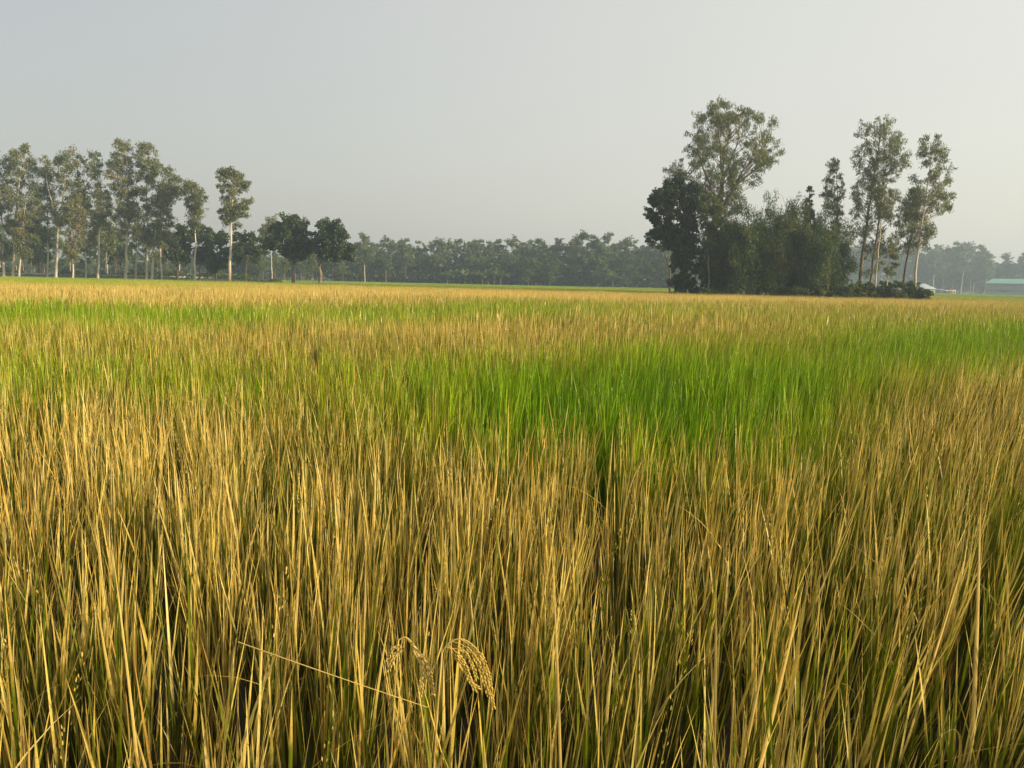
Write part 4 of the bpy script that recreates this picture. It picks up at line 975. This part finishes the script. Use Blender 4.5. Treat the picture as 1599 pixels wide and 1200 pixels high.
def shed():
    Y = YB-6; x0 = wx(1434, 450, Y); x1 = wx(1464, 450, Y); xp = wx(1446, 450, Y); ze = wz(1450, 451.5, Y); zp = wz(1446, 443, Y)
    e = empty('shed', ((x0+x1)/2, Y, 0), 'small shed with pale pyramid-shaped metal roof beside the grove', 'shed')
    c = (x0+x1)/2; W_ = x1-x0; D_ = 5.
    G = Geo(); G.box(x0-c+.6, x1-c-.6, .5, D_-.5, 0, ze); obj('wall', G.mesh('wall'), plain_mat('shed_wall', (.14, .2, .19), (.22, .28, .26), 1), e)
    G = Geo(); G.box(.6, 2.2, .42, .49, .1, ze-.15); obj('door', G.mesh('door'), plain_mat('teal_paint', (.08, .22, .2), (.1, .27, .24), 2), e)
    G = Geo(); p = xp-c
    G.add([(x0-c, 0, ze), (x1-c, 0, ze), (x1-c, D_, ze), (x0-c, D_, ze), (p-.3, D_/2, zp), (p+.5, D_/2, zp)], [(0, 1, 5, 4), (2, 3, 4, 5)], [(1, 2, 5), (3, 0, 4)])
    obj('roof', G.mesh('roof'), plain_mat('pale_sheet', (.45, .52, .56), (.62, .66, .68), 1.5, .45), e)
    # lean-to with pinkish wall
    Y = YB-2; x0 = wx(1462, 450, Y); x1 = wx(1493, 450, Y); zt = wz(1480, 452, Y); e = empty('lean_to_shed', (x0, Y, 0), 'low open lean-to with pinkish wall right of the pyramid-roofed shed', 'shed')
    L_ = x1-x0
    G = Geo(); G.add([(0, -.5, zt*.72), (L_*.55, -.5, zt*.72), (L_*.55, 3.5, zt), (0, 3.5, zt), (0, -.5, zt*.76), (L_*.55, -.5, zt*.76), (L_*.55, 3.5, zt*1.04), (0, 3.5, zt*1.04)],
        [(0, 3, 2, 1), (4, 5, 6, 7), (0, 1, 5, 4), (1, 2, 6, 5), (2, 3, 7, 6), (3, 0, 4, 7)])
    obj('roof', G.mesh('roof'), plain_mat('purple_grey_sheet', (.16, .13, .14), (.24, .2, .21), 1), e)
    G = Geo(); G.box(L_*.30, L_*.60, -.6, -.52, zt*.70, zt*.80); obj('fascia', G.mesh('fascia'), plain_mat('white_board', (.6, .58, .52), (.7, .68, .62), 1), e)
    G = Geo(); G.box(L_*.56, L_, .0, 3.2, 0, zt*.93); obj('wall', G.mesh('wall'), plain_mat('pink_wall', (.42, .26, .2), (.5, .33, .26), 1), e)
    for q in (.05, .28, .5):
        G = Geo(); G.box(L_*q, L_*q+.16, -.3, -.14, 0, zt*.72); obj('post', G.mesh('post'), M['bark_mid'], e)
    for q in (.64, .78, .90):
        G = Geo(); G.box(L_*q, L_*q+.5, -.05, -.005, zt*.35, zt*.75); obj('window', G.mesh('window'), plain_mat('window_dark', (.1, .07, .06), (.14, .1, .09), 1), e)
    # low pale fence
    x0 = wx(1496); x1 = wx(1522); e = empty('low_fence', (x0, YB, 0), 'low broken pale fence between the lean-to and the barn', 'fence'); L_ = x1-x0; mf = plain_mat('fence_paint', (.4, .4, .36), (.52, .5, .46), 2)
    for k in range(6):
        G = Geo(); G.box(k*L_/5-.06, k*L_/5+.06, -.06, .06, 0, 1.35); obj('post', G.mesh('post'), mf, e)
    for zz in (.6, 1.15):
        G = Geo(); G.box(0, L_, -.09, -.065, zz, zz+.14); obj('rail', G.mesh('rail'), mf, e)
shed()

# ------------------------------------------------------------------ foreground single things
def blade(label, p0, p1, width, seed, bend=.02, mat='straw', name='rice_leaf'):
    """one broad blade from world p0 to p1"""
    rg = np.random.default_rng(seed); p0 = np.array(p0, float); p1 = np.array(p1, float); d = p1-p0; L_ = np.linalg.norm(d)
    t = np.linspace(0, 1, 13); C_ = p0+d*t[:, None]+np.array([bend, 0, 0])*(np.sin(t*math.pi))[:, None]
    wd = width*.68*np.minimum(1, .6+t*2)*(1-t**3)**.8; wd[-1] = .0004
    S = np.array([1, .25*rg.normal(), 0]); S /= np.linalg.norm(S); nn_ = np.cross(S, d/L_)
    V = np.stack([C_-S*wd[:, None]/2, C_+nn_*wd[:, None]*.2, C_+S*wd[:, None]/2], 1)
    V = V-p0; V = V.reshape(-1, 3)
    i = np.arange(12)[:, None]*3; j = np.arange(2)[None, :]; Q = np.stack([i+j, i+j+1, i+j+4, i+j+3], -1).reshape(-1, 4)
    cc = np.zeros((13, 3, 4)); cc[..., 0] = (.15+.85*t)[:, None]; cc[..., 1] = .93; cc[..., 2] = [0, .5, 1]; cc[..., 3] = 1
    o = obj(name, new_mesh(name, V, [Q], {'leaf': ('POINT', 'FLOAT_COLOR', cc.reshape(-1, 4).astype(np.float32))}), M[mat], None, p0)
    tag(o, label, 'leaf', 'broad dry rice leaves standing out in front')
HB = [('broad upright dry leaf near the right edge, widest of all', (1522, 1010), (1531, 786), 1.75, .016),
      ('long dry leaf leaning right toward the lower right corner region', (1462, 1010), (1508, 868), 1.7, .010),
      ('broad pale leaf leaning right, lower half of the photo right of centre', (1196, 1150), (1256, 908), 1.35, .013),
      ('broad leaf parallel and left of the leaning pale one', (1165, 1150), (1216, 915), 1.38, .012),
      ('upright pale leaf right of the bottom centre', (1112, 1190), (1118, 870), 1.42, .010),
      ('pale leaf at the left bottom with a green foot', (205, 1130), (176, 860), 1.4, .009),
      ('long straight leaf in the left foreground', (452, 1110), (474, 720), 1.9, .010),
      ('upright leaf left of the drooping grain heads', (560, 1130), (572, 860), 1.5, .009),
      ('pale leaf right of the drooping grain heads', (872, 1190), (862, 850), 1.5, .010)]
for i, (lab, a, b, Y, wd) in enumerate(HB):
    top = at(b[0], b[1], Y); bot = at(a[0], a[1], Y-.02)
    bot2 = top+(bot-top)*((top[2]-.30)/(top[2]-bot[2]))
    blade(lab, bot2, top, wd, 600+i, .004)

def panicle(name, label, pts, Y, br, seed, tint):
    """drooping rice head: pts = arch of the main axis in photo pixels; br = branches of grain"""
    rg = np.random.default_rng(seed); W_ = [at(p[0], p[1], Y+(p[2] if len(p) > 2 else 0)) for p in pts]; o0 = W_[0].copy(); o0[2] = 0
    e = empty(name, o0, label, 'grain head', 'drooping ripe grain heads')
    def smooth(P, n):
        P = np.array(P); s = np.linspace(0, 1, len(P)); u = np.linspace(0, 1, n); Q_ = np.stack([np.interp(u, s, P[:, k]) for k in range(3)], 1)
        for _ in range(4): Q_[1:-1] = (Q_[:-2]+2*Q_[1:-1]+Q_[2:])/4
        return Q_
    S = Geo(); ax = smooth(W_, 22); stem0 = np.array([ax[0][0]-.02, ax[0][1]+.02, .25]); st = smooth([stem0, (stem0+ax[0])/2+[-.01, 0, .05], ax[0]], 8)
    S.tube(st-o0, .0016, 5); S.tube(ax-o0, np.linspace(.0014, .0006, 22), 5)
    GR = Geo()
    def grain(p, d, s):
        d = d/np.linalg.norm(d); a = np.cross(d, rg.normal(size=3)); a /= np.linalg.norm(a); b = np.cross(d, a)
        L_ = .0092*s; w_ = .0017*s
        rings = []
        for (t, q) in ((.18, .75), (.5, 1.0), (.82, .7)):
            for k in range(5):
                th = k*2*math.pi/5; rings.append(p+d*L_*t+a*w_*q*math.cos(th)*1.15+b*w_*q*math.sin(th)*.8)
        V = [p]+rings+[p+d*L_]; T = []; Q = []
        for k in range(5):
            k2 = (k+1) % 5; T.append((0, 1+k2, 1+k)); T.append((16, 11+k, 11+k2))
            for r_ in (0, 5): Q.append((1+r_+k, 1+r_+k2, 6+r_+k2, 6+r_+k))
        GR.add(np.array(V)-o0, Q, T)
    def grains_on(P, f0=.25, step=.0036):
        s = np.concatenate([[0], np.cumsum(np.linalg.norm(np.diff(P, axis=0), axis=1))]); u = s[-1]*f0; side = 1
        while u < s[-1]:
            p = np.array([np.interp(u, s, P[:, k]) for k in range(3)]); q = np.array([np.interp(min(u+.004, s[-1]), s, P[:, k]) for k in range(3)])
            d = (q-p)/(np.linalg.norm(q-p)+1e-9)
            sd_ = np.cross(d, [0, 1, 0])*side+np.array([0, rg.normal(0, .5), 0])
            grain(p+sd_*.0012, d+sd_*.20+rg.normal(0, .06, 3), rg.uniform(.85, 1.12)); side = -side; u += step*rg.uniform(.8, 1.2)
    grains_on(ax, .45)
    for (i0, path) in br:
        P = smooth([ax[i0]]+[at(q[0], q[1], Y+(q[2] if len(q) > 2 else 0)) for q in path], 16)
        S.tube(P-o0, .0006, 4); grains_on(P, .22)
    obj('stem', S.mesh('stem', True), M['straw'], e); g = obj('grains', GR.mesh('grains', True), tint, e); g['kind'] = 'stuff'
YP = 1.28
M['grain_pale'] = plain_mat('pale_rice_grain', (.50, .36, .09), (.64, .49, .16), 60, .7)
panicle('rice_panicle', 'drooping golden grain head arching right, the fuller of the pair', [(690, 1020), (700, 1002), (720, 995), (742, 1008), (757, 1032), (766, 1066), (770, 1105)], YP,
    [(4, [(718, 1004), (738, 1018), (752, 1050), (762, 1085)]), (3, [(705, 1012, -.01), (724, 1030), (733, 1058), (741, 1078)]), (3, [(706, 1018), (722, 1042), (738, 1072), (748, 1074)]),
     (6, [(726, 1000, .01), (746, 1022), (758, 1050), (764, 1080)]), (2, [(704, 1014), (722, 1012), (737, 1034), (744, 1060)])], 91, M['grain'])
panicle('rice_panicle', 'smaller paler grain head drooping behind stalks left of the golden one', [(622, 1000), (634, 992), (650, 1012), (664, 1030), (674, 1060), (676, 1085)], YP+.03,
    [(4, [(650, 1018), (668, 1032), (672, 1052)]), (5, [(655, 1030), (662, 1050), (670, 1062)]), (3, [(632, 1010), (616, 1022), (608, 1046)]), (2, [(628, 1008), (612, 1012), (604, 1034)]), (6, [(660, 1040), (662, 1060), (655, 1090)])], 92, M['grain_pale'])
def straw_stalk():
    G = Geo(); a = at(372, 1003, 1.30); m = at(520, 1055, 1.24); m2 = at(560, 1070, 1.23); b = at(668, 1105, 1.24)
    t = np.linspace(0, 1, 14)[:, None]; P = a*(1-t)**2+2*t*(1-t)*(m*2-(a+b)/2)+b*t**2
    o = P[0].copy(); P = P-o
    G.tube(P, np.linspace(.0011, .0006, 14), 6)
    e = tag(obj('straw_stalk', G.mesh('straw_stalk', True), M['straw'], None, o), 'dry straw stalk lying slanted across the blades left of the grain heads', 'stalk')
straw_stalk()

# ------------------------------------------------------------------ haze: one closed box of even, thin air round everything
def haze():
    G = Geo(); G.box(-1300, 1300, -420, 1320, -1.0, 27.0)
    m = bpy.data.materials.new('haze'); m.use_nodes = True; n = m.node_tree.nodes; l = m.node_tree.links; n.clear()
    v = n.new('ShaderNodeVolumePrincipled'); v.inputs['Color'].default_value = (.62, .78, 1.0, 1); v.inputs['Density'].default_value = .00095; v.inputs['Anisotropy'].default_value = .2
    o = n.new('ShaderNodeOutputMaterial'); l.new(v.outputs[0], o.inputs['Volume'])
    m.cycles.homogeneous_volume = True
    tag(obj('haze', G.mesh('haze'), m), 'thin pale haze filling the air over the fields', None, None, 'stuff')
haze()
